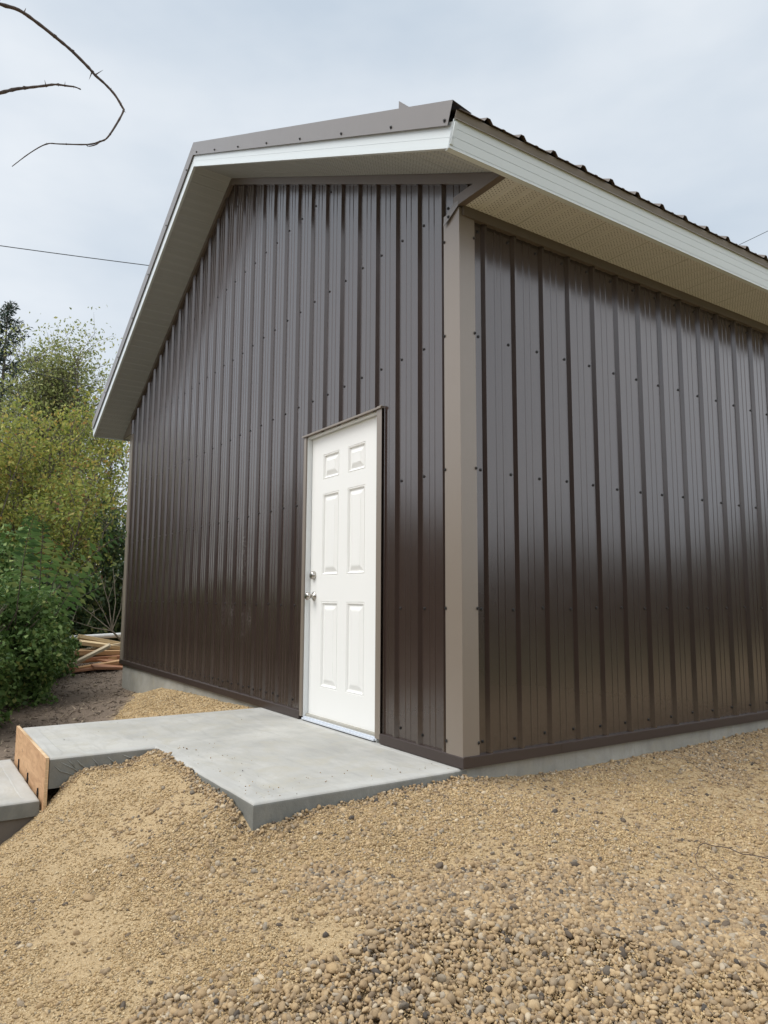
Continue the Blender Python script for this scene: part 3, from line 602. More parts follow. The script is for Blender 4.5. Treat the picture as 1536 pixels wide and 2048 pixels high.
# screws: wall rows, corner trim, rake trim
SC = []
def screw_mb(P, nrm):
    mb = MB(); P = Vector(P); mb.lathe((0, 0, 0), nrm, [(0.0, 0.0092), (0.0020, 0.0092), (0.0028, 0.0060)], 10); mb.lathe(Vector(nrm)*0.0024, nrm, [(0.0, 0.0056), (0.0055, 0.0053)], 6); return mb, P
rowsF = [0.06, 0.7458, 1.4919, 2.2447, 3.0093, 3.7768, 4.53]
for k in range(0, 30):
    x = -(0.1013+PITCH*k)
    for iz, z in enumerate(rowsF):
        if z > B(x)-0.07 or (DX0-0.02 < x < DX1+0.05 and z < DZ1+0.05) or (iz < 4 and k == 0): continue
        jx = random.uniform(-.004, .004); SC.append(((x+jx-(0.02 if iz == 0 and k % 2 else 0), -0.0, z+random.uniform(-.005, .005)), (0, -1, 0)))
        if iz == 0: SC.append(((x-0.108+jx, 0.0, z+0.012), (0, -1, 0))) if k > 8 and k % 1 == 0 else None
for k in range(0, 36):
    y = 0.1278+PITCH*k
    if y > 4.6: break
    for z in (0.06, 0.7458, 1.4919, 2.2447, 2.86): SC.append(((0.0, y+random.uniform(-.004, .004), z+random.uniform(-.005, .005)), (1, 0, 0)))
for z in (0.065, 0.75, 1.497, 2.25, 2.80): SC.append(((-0.113, -0.0205, z), (-0.5, -1, 0))); SC.append(((0.0175, 0.084, z), (1, 0.5, 0)))
SC.append(((-0.06, -0.034, 2.925), (0, -1, 0)))
for x in (-3.314, -2.825, -2.276, -1.71, -1.16, -0.605, -0.07, 0.39): SC.append(((x, -OH-0.018, B(x)+0.125), (0, -1, 0)))
for x in (-3.6, -4.2, -4.8, -5.4, -6.0, -6.6): SC.append(((x, -OH-0.0165, B(x)+0.125), (0, -1, 0)))
SC.sort(key=lambda s: (Vector(s[0])-CAM).length)
_cache = {}
for P, nrm in SC[:100]:
    if nrm not in _cache: _cache[nrm] = screw_mb((0, 0, 0), nrm)[0].build("screw", M_SCREW, shed); o = _cache[nrm]
    else: o = _cache[nrm].copy(); COL.objects.link(o)
    o.location = P
mb = MB()
for P, nrm in SC[100:]:
    q = screw_mb(P, nrm)[0]; mb.add([Vector(v)+Vector(P) for v in q.v], q.f)
o = mb.build("distant_screw_rows", M_SCREW, shed); o['kind'] = 'stuff'

# ------------------------------------------------------------------ door (part of the building)
RD = 0.026
FX0, FX1, FZ1 = -1.740, -0.805, 1.966     # clear opening
mb = MB(); mb.box((FX0-0.006, -0.012, -0.055), (FX0, 0.10, FZ1+0.016)); mb.box((FX1, -0.012, -0.055), (FX1+0.008, 0.10, FZ1+0.016)); mb.box((FX0, -0.010, FZ1), (FX1, 0.10, FZ1+0.014))
mb.box((FX0, RD+0.012, -0.05), (FX0+0.012, 0.10, FZ1)); mb.box((FX0, RD+0.012, FZ1-0.012), (FX1, 0.10, FZ1)); mb.box((FX1-0.012, RD+0.012, -0.05), (FX1, 0.10, FZ1))
mb.build("door_frame", M_FRAME, shed, bevel=0.0012)
mb = MB(); mb.box((FX0+0.001, -0.026, -0.049), (FX1-0.001, 0.09, -0.037)); mb.box((FX0+0.001, -0.010, -0.037), (FX1-0.001, 0.09, -0.029)); mb.box((FX0+0.001, 0.010, -0.029), (FX1-0.001, 0.08, -0.017))
mb.build("door_threshold", M_ALU, shed, bevel=0.0015)
mb = MB(); mb.box((FX0-0.004, -0.014, -0.0562), (FX1+0.006, 0.02, -0.0492)); mb.build("threshold_gap_shade", M_STEELSHADE, shed)  # black strip standing in for the shade in the gap below
# taupe trim round the frame
mb = MB()
mb.box((FX1+0.008, -0.023, -0.03), (FX1+0.064, -0.0215, 2.0)); mb.box((FX1+0.008, -0.0215, -0.03), (FX1+0.0095, 0.04, 2.0)); mb.box((FX1+0.008, 0.036, -0.03), (FX1+0.070, 0.038, 2.0))
mb.box((FX0-0.044, -0.023, -0.03), (FX0-0.006, -0.0215, 1.99)); mb.box((FX0-0.008, -0.0215, -0.03), (FX0-0.0065, 0.02, 1.99))
mb.build("door_side_trim", M_TAUPE, shed)
mb = MB(); mb.prism([(FX0-0.058, 0.0, FZ1+0.017), (FX0-0.058, -0.034, FZ1+0.013), (FX0-0.058, -0.034, FZ1+0.025), (FX0-0.058, 0.0, FZ1+0.029)], (FX1-FX0+0.125, 0, 0))
mb.build("door_head_trim", M_TAUPE, shed)
# six-panel leaf
def build_leaf():
    x0, x1, z0, z1 = -1.737, -0.808, -0.014, FZ1-0.002
    P = []
    for xa, xb in ((-1.571, -1.344), (-1.227, -1.005)):
        for za_, zb_ in ((0.186, 0.775), (0.955, 1.538), (1.640, 1.823)): P.append((xa, xb, za_, zb_))
    xs = sorted({x0, x1, *[p[0] for p in P], *[p[1] for p in P]}); zs = sorted({z0, z1, *[p[2] for p in P], *[p[3] for p in P]})
    mb = MB()
    for a, b_ in zip(xs[:-1], xs[1:]):
        for c_, d_ in zip(zs[:-1], zs[1:]):
            if any(abs(a-p[0]) < 1e-6 and abs(c_-p[2]) < 1e-6 for p in P): continue
            mb.add([(a, RD, c_), (b_, RD, c_), (b_, RD, d_), (a, RD, d_)], [(0, 1, 2, 3)])
    for xa, xb, c_, d_ in P:
        rings = [(0, 0), (0.0025, 0.0035), (0.005, 0.0035), (0.008, -0.0005), (0.012, 0.0005), (0.019, 0.0105), (0.026, 0.0110), (0.031, 0.0095), (0.056, 0.0010), (0.058, 0.0025), (0.060, 0.0005)]
        R = [[(xa+i, RD+h, c_+i), (xb-i, RD+h, c_+i), (xb-i, RD+h, d_-i), (xa+i, RD+h, d_-i)] for i, h in rings]
        for r0, r1 in zip(R[:-1], R[1:]):
            for k in range(4): mb.add([r0[k], r0[(k+1) % 4], r1[(k+1) % 4], r1[k]], [(0, 1, 2, 3)])
        mb.add(R[-1], [(0, 1, 2, 3)])
    mb.add([(x0, RD, z0), (x1, RD, z0), (x1, RD+0.04, z0), (x0, RD+0.04, z0)], [(0, 1, 2, 3)]); mb.add([(x0, RD+0.04, z0), (x1, RD+0.04, z0), (x1, RD+0.04, z1), (x0, RD+0.04, z1)], [(0, 1, 2, 3)])
    mb.add([(x0, RD, z0), (x0, RD+0.04, z0), (x0, RD+0.04, z1), (x0, RD, z1)], [(0, 1, 2, 3)])
    return mb.build("door", M_DOOR, shed)
leaf = build_leaf(); leaf['label'] = 'white six-panel door'
mb = MB(); c0 = Vector((-1.676, RD, 0.812)); mb.lathe(c0, (0, -1, 0), [(0, 0.033), (0.004, 0.033), (0.010, 0.026), (0.012, 0.013), (0.030, 0.012), (0.036, 0.020), (0.048, 0.0275), (0.060, 0.0275), (0.067, 0.021), (0.069, 0.012)], 28)
o = mb.build("door_knob", M_NICK, leaf, smooth=True)
mb = MB(); c0 = Vector((-1.684, RD, 0.960)); mb.lathe(c0, (0, -1, 0), [(0, 0.032), (0.006, 0.032), (0.020, 0.027), (0.026, 0.024), (0.028, 0.014)], 28)
o = mb.build("deadbolt", M_NICK, leaf, smooth=True)

# ------------------------------------------------------------------ landing, step, form board
def slab(name, poly, zt, zb, label, cat, side=M_SLABS, side_jit=0.0):
    pp = []
    for (xa, ya), (xb, yb) in zip(poly, poly[1:]+poly[:1]):    # a hand-floated edge is never dead straight
        n_ = max(2, int(math.hypot(xb-xa, yb-ya)/0.09))
        for q in range(n_): t = q/n_; w_ = 0.0 if q == 0 else 1.0; pp.append((xa+(xb-xa)*t+w_*random.uniform(-.0022, .0022), ya+(yb-ya)*t+w_*random.uniform(-.0022, .0022)))
    bm = bmesh.new(); vs = [bm.verts.new((x, y, zt)) for x, y in pp]; f = bm.faces.new(vs); f.normal_update()
    if f.normal.z < 0: f.normal_flip()
    ex = bmesh.ops.extrude_face_region(bm, geom=[f]); nv = [v for v in ex['geom'] if isinstance(v, bmesh.types.BMVert)]
    for v in nv: v.co.z = zb
    bmesh.ops.recalc_face_normals(bm, faces=bm.faces)
    top = [q for q in bm.faces if q.normal.z > 0.9][0]
    es = list(top.edges)
    bmesh.ops.bevel(bm, geom=es, offset=0.016, segments=4, affect='EDGES', profile=0.5)
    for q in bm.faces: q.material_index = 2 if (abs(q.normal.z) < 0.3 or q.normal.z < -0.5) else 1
    top = max(bm.faces, key=lambda q: q.calc_area() if q.normal.z > 0.9 else 0)
    bmesh.ops.inset_region(bm, faces=[top], thickness=0.062, depth=0)
    top2 = top
    r = bmesh.ops.inset_region(bm, faces=[top2], thickness=0.005, depth=-0.0015)
    for q in r['faces']: q.material_index = 1
    top2.material_index = 0
    me = bpy.data.meshes.new(name); bm.to_mesh(me); bm.free()
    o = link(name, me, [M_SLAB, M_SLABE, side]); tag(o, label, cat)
    for p in me.polygons: p.use_smooth = False
    return o
land = slab("concrete_landing", [(0.0, 0.02), (0.0, -1.148), (-1.372, -1.160), (-1.372, -1.714), (-2.45, -1.714), (-2.45, 0.02)], -0.0565, -0.215, 'L-shaped pale concrete landing slab in front of the white door', 'slab')
st = slab("concrete_step", [(-1.375, -1.752), (-1.375, -3.3), (-2.52, -3.3), (-2.52, -1.752)], -0.262, -0.345, 'lower pale concrete step beyond the plywood form board at lower left', 'step')
mb = MB(); mb.box((-2.50, -3.3, -1.0), (-1.39, -1.765, -0.3455)); mb.build("step_base", M_FORM, st, bevel=0.004)
# mud smears left by the stripped form on the side of the landing
for pts in (((-1.66, -.085), (-1.60, -.12), (-1.56, -.15), (-1.47, -.165)), ((-1.62, -.08), (-1.60, -.10), (-1.585, -.125)), ((-1.58, -.08), (-1.56, -.105), (-1.53, -.13), (-1.50, -.135)), ((-1.50, -.08), (-1.475, -.11), (-1.455, -.14)), ((-1.42, -.082), (-1.39, -.11), (-1.36, -.135)), ((-1.34, -.08), (-1.30, -.10), (-1.25, -.115)), ((-1.69, -.10), (-1.66, -.13), (-1.60, -.155), (-1.54, -.16))):
    mb = MB(); mb.tube([(-1.3715, y, z) for y, z in pts], [.0015]+[.0045]*(len(pts)-2)+[.0015], 6); q = mb.build("mud_ridge", M_SLABS, land, smooth=True)

ply = MB(); ply.box((-2.475, -1.741, -0.335), (-1.335, -1.7235, -0.046), 0)
o = ply.build("plywood_board", [M_PLY, M_PLYE], bevel=0.0008)
for p in o.data.polygons:
    if abs(p.normal.y) < 0.5: p.material_index = 1
tag(o, 'orange-tan plywood form board standing between landing and lower step', 'plywood')
for i, (x, lab) in enumerate(((-1.50, 'short black steel stake at the near end of the plywood board'), (-1.87, 'short black steel stake at the middle of the plywood board'), (-2.25, 'short black steel stake at the far end of the plywood board'))):
    mb = MB(); mb.box((x-0.004, -1.7495, -0.36), (x+0.004, -1.7425, -0.232+0.008*i)); mb.box((x-0.010, -1.7498, -0.262), (x+0.010, -1.7422, -0.252)); q = mb.build("form_stake", M_STEELSHADE, bevel=0.001); tag(q, lab, 'stake', 'stakes along the plywood board')

# ------------------------------------------------------------------ vegetation helpers
def rand_dirs(n):
    v = rng.normal(0, 1, (n, 3)); return v/np.linalg.norm(v, axis=1, keepdims=True)
def leaves(name, P, size, mat_, parent, aspect=0.55, droop=0.3, upb=0.6, outdir=None):
    """leaf = two quads folded on the midrib"""
    n = len(P); d = rand_dirs(n); d[:, 2] -= droop
    if outdir is not None: d = d*0.8+outdir*0.6
    d /= np.linalg.norm(d, axis=1, keepdims=True)
    nn = rand_dirs(n); nn[:, 2] += upb; s = np.cross(d, nn); s /= np.linalg.norm(s, axis=1, keepdims=True)+1e-9; nn = np.cross(s, d)
    L_ = (size*rng.uniform(.65, 1.3, n))[:, None]; W = L_*aspect*0.5; fold = L_*0.10
    v0 = P; v1 = P+d*L_*0.45+s*W-nn*(-fold); v2 = P+d*L_*0.42; v3 = P+d*L_*0.45-s*W+nn*fold; v4 = P+d*L_-nn*fold*0.6
    V = np.stack([v0, v1, v4, v2, v3], 1).reshape(-1, 3)
    b_ = (np.arange(n)*5)[:, None]; F = np.concatenate([b_+np.array([[0, 1, 2, 3]]), b_+np.array([[0, 3, 2, 4]])], 1).reshape(-1, 4)
    return np_mesh(name, V, F, mat_, parent)
def GREEN(name, st, tr=0.35): return island(name, st, 0.6, tr, 0.35)
ML_YEL = GREEN("leaf_yellow_green", [(0, (0.17, 0.21, 0.045)), (0.3, (0.30, 0.32, 0.065)), (0.55, (0.44, 0.42, 0.10)), (0.75, (0.24, 0.28, 0.06)), (0.9, (0.52, 0.40, 0.11)), (1, (0.40, 0.20, 0.06))], 0.4)
ML_OLV = GREEN("leaf_olive", [(0, (0.12, 0.16, 0.035)), (0.4, (0.23, 0.28, 0.06)), (0.7, (0.33, 0.36, 0.08)), (0.9, (0.42, 0.37, 0.09)), (1, (0.28, 0.13, 0.06))], 0.4)
ML_TALL = GREEN("leaf_grey_green", [(0, (0.14, 0.17, 0.06)), (0.5, (0.26, 0.29, 0.10)), (0.8, (0.36, 0.37, 0.14)), (1, (0.44, 0.42, 0.18))], 0.4)
ML_RED = GREEN("leaf_rust", [(0, (0.20, 0.09, 0.035)), (0.5, (0.33, 0.15, 0.05)), (1, (0.36, 0.25, 0.07))], 0.4)
ML_IVY = GREEN("leaf_ivy_green", [(0, (0.05, 0.10, 0.025)), (0.4, (0.10, 0.18, 0.045)), (0.7, (0.16, 0.26, 0.07)), (0.93, (0.24, 0.33, 0.11)), (1, (0.34, 0.34, 0.09))], 0.25)
ML_DARK = GREEN("leaf_dark_green", [(0, (0.025, 0.045, 0.018)), (0.5, (0.05, 0.085, 0.03)), (0.85, (0.10, 0.14, 0.045)), (1, (0.2, 0.2, 0.06))], 0.3)
ML_FROND = GREEN("frond_green", [(0, (0.05, 0.10, 0.03)), (0.5, (0.095, 0.19, 0.05)), (0.9, (0.17, 0.27, 0.08)), (1, (0.30, 0.30, 0.09))], 0.35)
ML_NEEDLE = GREEN("spruce_needles", [(0, (0.012, 0.03, 0.018)), (0.6, (0.025, 0.05, 0.03)), (1, (0.05, 0.08, 0.045))], 0.1)
def gh(x, y): return float(H(np.array([x]), np.array([y]))[0])
def branchy(base, height, spread, nst, mb, lean=(0, 0), r0=0.035, twigs=9, seedtips=None, low=0.12):
    """several upright stems with forking twigs; returns tip points"""
    tips = []
    for s in range(nst):
        a = random.uniform(0, 2*math.pi); rr = random.uniform(0.1, 1)*spread
        end = Vector((math.cos(a)*rr+lean[0], math.sin(a)*rr+lean[1], height*random.uniform(0.72, 1.02)))
        p0 = Vector((math.cos(a)*rr*0.15, math.sin(a)*rr*0.15, -0.15)); pts = []
        wob = Vector((random.uniform(-1, 1), random.uniform(-1, 1), 0))*0.06*height
        for i in range(9):
            t = i/8; p = p0.lerp(end, t); p.x = p0.x+(end.x-p0.x)*t**1.25+wob.x*math.sin(t*4)+random.uniform(-.02, .02)*height*.4; p.y = p0.y+(end.y-p0.y)*t**1.25+wob.y*math.sin(t*3.3)
            pts.append(Vector(base)+p)
        mb.tube(pts, [r0*(1-0.85*i/8) for i in range(9)], 5)
        for j in range(twigs):
            t = random.uniform(low, 1.0); i = min(int(t*8), 7); q = pts[i].lerp(pts[i+1], t*8-i)
            d = Vector((random.uniform(-1, 1), random.uniform(-1, 1), random.uniform(0.3, 1.5))).normalized(); ln = height*random.uniform(.08, .2)
            e = q+d*ln; mid = q.lerp(e, .5)+Vector((random.uniform(-1, 1), random.uniform(-1, 1), 0))*ln*.1
            mb.tube([q, mid, e], [r0*0.3, r0*0.2, r0*0.08], 4, cap=False)
            for u in (0.35, 0.6, 0.8, 1.0): tips.append(q.lerp(e, u))
            for _ in range(3):
                e2 = q.lerp(e, random.uniform(.4, 1)); f2 = e2+Vector((random.uniform(-1, 1), random.uniform(-1, 1), random.uniform(-.2, 1))).normalized()*ln*random.uniform(.3, .6)
                mb.tube([e2, f2], [r0*.12, r0*.05], 3, cap=False); tips += [e2.lerp(f2, .5), f2, e2.lerp(f2, .8)]
        for i in range(6, 9): tips.append(pts[i])
    return tips
def bush(name, x, y, height, spread, nst, nl, lsize, lm, label, cat, group=None, sig=0.12, r0=0.03, twigs=9, lean=(0, 0), low=0.12, bark=M_BARK, foln="crown"):
    z = gh(x, y); o = empty(name, (x, y, z)); tag(o, label, cat, group)
    mb = MB(); tips = branchy((x, y, z), height, spread, nst, mb, lean, r0, twigs, low=low); mb.build("trunk", bark, o)
    T = np.array([t[:] for t in tips]); k = rng.integers(0, len(T), nl); P = T[k]+rng.normal(0, sig, (nl, 3))*np.array([1, 1, .8])
    P = P[P[:, 2] > z+0.02]
    leaves(foln, P, lsize, lm, o); return o
VEG = True
random.seed(21)
if VEG:
    # yellow-green thicket behind the building's left end
    spec = [(-13.2, -2.6, 5.6, 1.3, 'tall yellow-green shrub at the far left edge of the thicket', ML_YEL), (-13.6, -1.5, 5.5, 1.2, 'yellow-green shrub with rusty sprays, second from the left in the thicket', ML_YEL),
            (-14.6, -0.6, 5.9, 1.3, 'olive-green shrub in the middle of the thicket below the tall tree', ML_OLV), (-14.2, 0.45, 6.0, 1.3, 'bright yellow-green shrub near the overhanging roof corner', ML_YEL),
            (-15.6, 1.5, 6.2, 1.3, 'olive shrub of the thicket half hidden behind the left wall edge', ML_OLV), (-11.6, -1.9, 3.6, 1.1, 'lower dark-leaved shrub under the yellow thicket at left', ML_DARK),
            (-12.0, 0.1, 3.9, 1.0, 'lower olive shrub rising behind the leafy fronds', ML_OLV), (-12.6, 1.35, 3.4, 1.0, 'dark green shrub behind the lumber pile beside the wall edge', ML_DARK), (-16.5, -2.2, 6.2, 1.4, 'back shrub of the thicket below the spruce tree', ML_OLV)]
    for i, (x, y, h, sp, lab, lm) in enumerate(spec):
        bush("thicket_shrub", x, y, h*0.84, sp, 9, 8200 if h > 5 else 5600, 0.09, lm, lab, 'shrub', 'shrubs of the thicket behind the hedge', sig=0.15, r0=0.035, twigs=14, low=0.08)
    bush("rusty_shrub", -12.9, -2.2, 5.0, 0.45, 4, 1500, 0.08, ML_RED, 'narrow rust-brown leafed shrub within the yellow thicket at left', 'shrub', sig=0.12, r0=0.025, twigs=12, low=0.3)
    # taller open tree behind
    bush("deciduous_tree", -20.8, 1.35, 8.1, 1.45, 16, 27000, 0.105, ML_TALL, 'tall airy grey-green tree rising above the thicket', 'tree', sig=0.26, r0=0.05, twigs=36, low=0.35)
    bush("deciduous_tree", -21.6, 0.5, 7.2, 0.6, 7, 6500, 0.10, ML_TALL, 'smaller airy tree between the spruce and the tall tree', 'tree', sig=0.24, r0=0.05, twigs=24, low=0.35)
    # spruce
    sx_, sy_ = -30.9, 0.6; sz = gh(sx_, sy_); sp_ = empty("spruce_tree", (sx_, sy_, sz)); tag(sp_, 'dark green spruce with a pointed top at the left edge', 'tree')
    mb = MB(); Ht = 13.9; mb.tube([(sx_, sy_, sz-0.2), (sx_, sy_, sz+Ht*.5), (sx_+.05, sy_, sz+Ht-.1)], [.2, .11, .02], 7); bm_ = mb
    NP = []; ND = []
    zc = 2.0
    while zc < Ht-0.15:
        f = 1-zc/Ht; rad = 0.22+4.6*f**0.95; nb = 5+int(5*f)
        for k in range(nb):
            a = random.uniform(0, 2*math.pi); ln = rad*random.uniform(.6, 1.15); d = Vector((math.cos(a), math.sin(a), 0)); dz = 0.35 if f < .25 else 0.02
            pts = []
            for i in range(6):
                t = i/5; pts.append(Vector((sx_, sy_, sz+zc))+d*ln*t+Vector((0, 0, ln*(dz*t-0.28*f*t+0.30*t*t))))
            bm_.tube(pts, [.03*f+.012, .025*f+.01, .02*f+.008, .015, .01, .005], 4, cap=False)
            m_n = int(5+85*ln/3)
            for _ in range(m_n):
                t = random.uniform(.12, 1.03); q = pts[min(int(t*5), 4)].lerp(pts[min(int(t*5), 4)+1], t*5-min(int(t*5), 4))
                sdv = d.cross(Vector((0, 0, 1)))*random.uniform(-1, 1)*ln*.20*(1.1-t)
                NP.append((q+sdv+Vector((0, 0, random.uniform(-.14, .03))))[:]); ND.append((d*0.8+sdv*0.8)[:])
        zc += 0.16+0.16*f
    bm_.build("trunk", M_BARK, sp_); NP = np.array(NP); ND = np.array(ND)
    leaves("crown", NP, 0.17, ML_NEEDLE, sp_, aspect=0.3, droop=0.35, outdir=ND)
    # dense hedge at left, three shrubs grown together
    def mound_bush(x, y, rx, ry_, h, n, label):
        z = gh(x, y); o = empty("hedge_shrub", (x, y, z)); tag(o, label, 'shrub', 'green shrubs of the hedge by the dirt path')
        h *= 0.9; u = rand_dirs(n); u[:, 2] = np.abs(u[:, 2]); lump = 1+0.95*fbm(np.arctan2(u[:, 1], u[:, 0])*2.2+x, u[:, 2]*3+y, 1.6, 3, 60)
        shell = rng.uniform(0.55, 1.04, n)**0.6; P = np.stack([x+u[:, 0]*rx*lump*shell, y+u[:, 1]*ry_*lump*shell, z-0.03+(u[:, 2]**0.75)*h*lump*shell], -1)
        # hanging sprays reach past the shell
        leaves("crown", P, 0.062, ML_IVY, o, aspect=0.7, droop=0.5, upb=0.7, outdir=u*0.5)
        mb = MB()
        for k in range(26):
            a = random.uniform(0, 6.28); e = Vector((x+math.cos(a)*rx*.9, y+math.sin(a)*ry_*.9, z+h*random.uniform(.3, 1.0))); mb.tube([(x, y, z-.1), Vector((x, y, z)).lerp(e, .5)+Vector((0, 0, .2)), e], [.02, .012, .004], 4, cap=False)
        mb.build("trunk", M_BARK, o)
    mound_bush(-5.2, -2.1, 0.85, 0.62, 1.38, 15000, 'dense dark green leafy shrub nearest the camera at the left edge of the path')
    mound_bush(-6.8, -1.5, 0.95, 0.78, 1.5, 18000, 'dense green leafy shrub in the middle of the hedge beside the path')
    mound_bush(-9.6, -.85, 0.9, 0.75, 1.2, 11000, 'green leafy shrub behind the hedge end next to the scrap boards')
    mound_bush(-8.4, -1.12, 1.0, 0.72, 1.38, 17000, 'dense green leafy shrub at the far end of the hedge near the lumber')
    # big pinnate fronds behind the hedge
    def frond_plant(name, x, y, fr, label):
        z = gh(x, y); o = empty(name, (x, y, z)); tag(o, label, 'plant')
        for (h0, tip, wd, nl) in fr:
            ms = MB(); V = []; F = []
            p0 = Vector((x, y, z)); tip = Vector(tip); c1 = Vector((x+(tip.x-x)*.25, y+(tip.y-y)*.25, z+(tip.z-z)*.9)); pts = []
            for i in range(13):
                t = i/12; pts.append(p0*(1-t)**2+c1*2*t*(1-t)+tip*t*t)
            ms.tube(pts, [.009*(1-.8*i/12) for i in range(13)], 5, cap=False)
            for j in range(nl):
                t = h0+(1-h0)*j/(nl-1); i = min(int(t*12), 11); q = pts[i].lerp(pts[i+1], t*12-i); tg = (pts[i+1]-pts[i]).normalized()
                sd_ = tg.cross(Vector((-.97, .2, 0.1))).normalized()
                prof_ = math.sin(math.pi*min(1, .12+.88*(j/(nl-1)))**0.8)*0.75+0.25
                for s in (-1, 1):
                    ll = wd*prof_*random.uniform(.7, 1.15); dd = (sd_*s+tg*0.35+Vector((random.uniform(-.2, .2), random.uniform(-.35, .35), random.uniform(-.6, 0.05)))).normalized()
                    nrm_ = dd.cross(tg).normalized(); w_ = ll*0.21
                    b0 = len(V); V += [q, q+dd*ll*.4+tg*w_, q+dd*ll, q+dd*ll*.45+nrm_*.01, q+dd*ll*.4-tg*w_]; F += [(b0, b0+1, b0+2, b0+3), (b0, b0+3, b0+2, b0+4)]
            nv = len(V); V += [Vector(v) for v in ms.v]; ns_ = len(F); F += [tuple(nv+i for i in f) for f in ms.f]
            q_ = np_mesh("frond", np.array([v[:] for v in V]), np.array(F), [ML_FROND, M_BARK], o); mi_ = np.zeros(len(F), dtype=np.int32); mi_[ns_:] = 1; q_.data.polygons.foreach_set('material_index', mi_)
    frond_plant("fern_frond_plant", -5.6, -1.75, [(0.35, (-5.6, -1.66, 1.58), .16, 22)], 'upright plant with one broad feathery green frond at the far left above the hedge')
    frond_plant("fern_frond_plant", -6.3, -1.35, [(0.3, (-6.05, -1.22, 1.72), .16, 22)], 'upright feathery green frond standing taller above the hedge')
    frond_plant("sumac_sapling", -7.6, -0.9, [(0.35, (-6.6, 0.0, 1.62), .18, 15), (0.4, (-6.9, -.25, 1.15), .17, 12), (0.4, (-7.3, -.95, 1.75), .17, 13), (0.4, (-7.1, -.6, 1.4), .17, 12)], 'sapling with long arching pinnate leaves reaching toward the wall edge')
    frond_plant("sumac_sapling", -8.8, -0.7, [(0.4, (-8.2, .1, .95), .18, 11), (0.4, (-8.2, -.6, 1.6), .18, 11), (.4, (-8.0, -1.1, 1.9), .18, 12)], 'sapling with pinnate leaves farther back over the hedge end')
    # dark undergrowth behind the lumber
    bush("undergrowth_shrub", -10.9, 0.15, 1.5, 0.7, 9, 3600, 0.12, ML_DARK, 'dark broad-leaved undergrowth directly behind the lumber pile', 'shrub', sig=0.14, r0=0.012, twigs=8)
    bush("undergrowth_shrub", -11.4, 1.5, 1.9, 0.8, 9, 3600, 0.12, ML_DARK, 'dark undergrowth beside the wall edge behind the white pipe', 'shrub', sig=0.16, r0=0.012, twigs=8)
    bush("undergrowth_shrub", -10.6, -1.3, 2.2, 0.8, 9, 4800, 0.10, ML_IVY, 'green undergrowth between the hedge and the thicket', 'shrub', sig=0.16, r0=0.012, twigs=8)
    # bare sapling leaning out from the wall corner
    bx, by = -8.55, 0.95; bz = gh(bx, by); o = empty("bare_sapling", (bx, by, bz)); tag(o, 'leafless pale sapling leaning left from behind the wall corner', 'sapling')
    mb = MB(); P0 = Vector((bx, by, bz-.05)); P1 = Vector((-8.65, .30, .28)); mb.tube([P0, P0.lerp(P1, .5)+Vector((0, 0, -.03)), P1], [.022, .018, .014], 6)
    for e in ((-8.7, -.05, .9), (-8.75, .1, 1.15), (-8.7, .28, 1.25), (-8.6, .42, 1.05), (-8.8, -.25, .75), (-8.7, -.3, .45)):
        e = Vector(e); c_ = P1.lerp(e, .5)+Vector((0, .05, -.04)); mb.tube([P1, c_, e], [.009, .006, .003], 5, cap=False)
        for _ in range(3): q = c_.lerp(e, random.random()); mb.tube([q, q+Vector((random.uniform(-.1, .1), random.uniform(-.14, .14), random.uniform(.05, .25)))], [.004, .0015], 4, cap=False)
    mb.build("trunk", M_PALE, o)
    # big dark spruce standing just behind the photographer
    n = 17000; cx, cy = 6.1, -7.6; u = rng.uniform(0, 1, n)**0.7; hz_ = 9.5*(1-u); rr_ = (0.5+3.2*u)*rng.uniform(.35, 1, n)**.5; an = rng.uniform(0, 6.283, n)
    P = np.stack([cx+np.cos(an)*rr_, cy+np.sin(an)*rr_, -0.3+hz_], -1); o = empty("garden_spruce", (cx, cy, gh(cx, cy))); tag(o, 'large dark spruce standing behind the photographer', 'tree')
    leaves("crown", P, 0.42, ML_NEEDLE, o, aspect=0.5, droop=0.5, outdir=np.stack([np.cos(an), np.sin(an), an*0], -1)); mb = MB(); mb.tube([(cx, cy, -1), (cx, cy, 8.8)], [.24, .03], 8); mb.build("trunk", M_BARK, o)
    # reflections' world: shrubs and trees behind the photographer (a mass with no single tree told apart)
    n = 26000; ang = rng.uniform(R_(-165), R_(80), n); rad = rng.uniform(17, 24, n); hh_ = 4.2+1.2*np.sin(ang*5)+0.9*np.sin(ang*13+1)
    hh_ = np.where(ang < R_(-110), hh_+0.4, np.where(ang > R_(5), hh_*0.55+.3, hh_)); P = np.stack([3+np.cos(ang)*rad, -2+np.sin(ang)*rad, -0.5+hh_*rng.uniform(0, 1, n)**0.9], -1)
    g = leaves("far_woodland", P, 0.85, ML_DARK, None, aspect=0.8); tag(g, 'belt of dark trees and shrubs round the open side of the yard', 'woodland', kind='stuff')

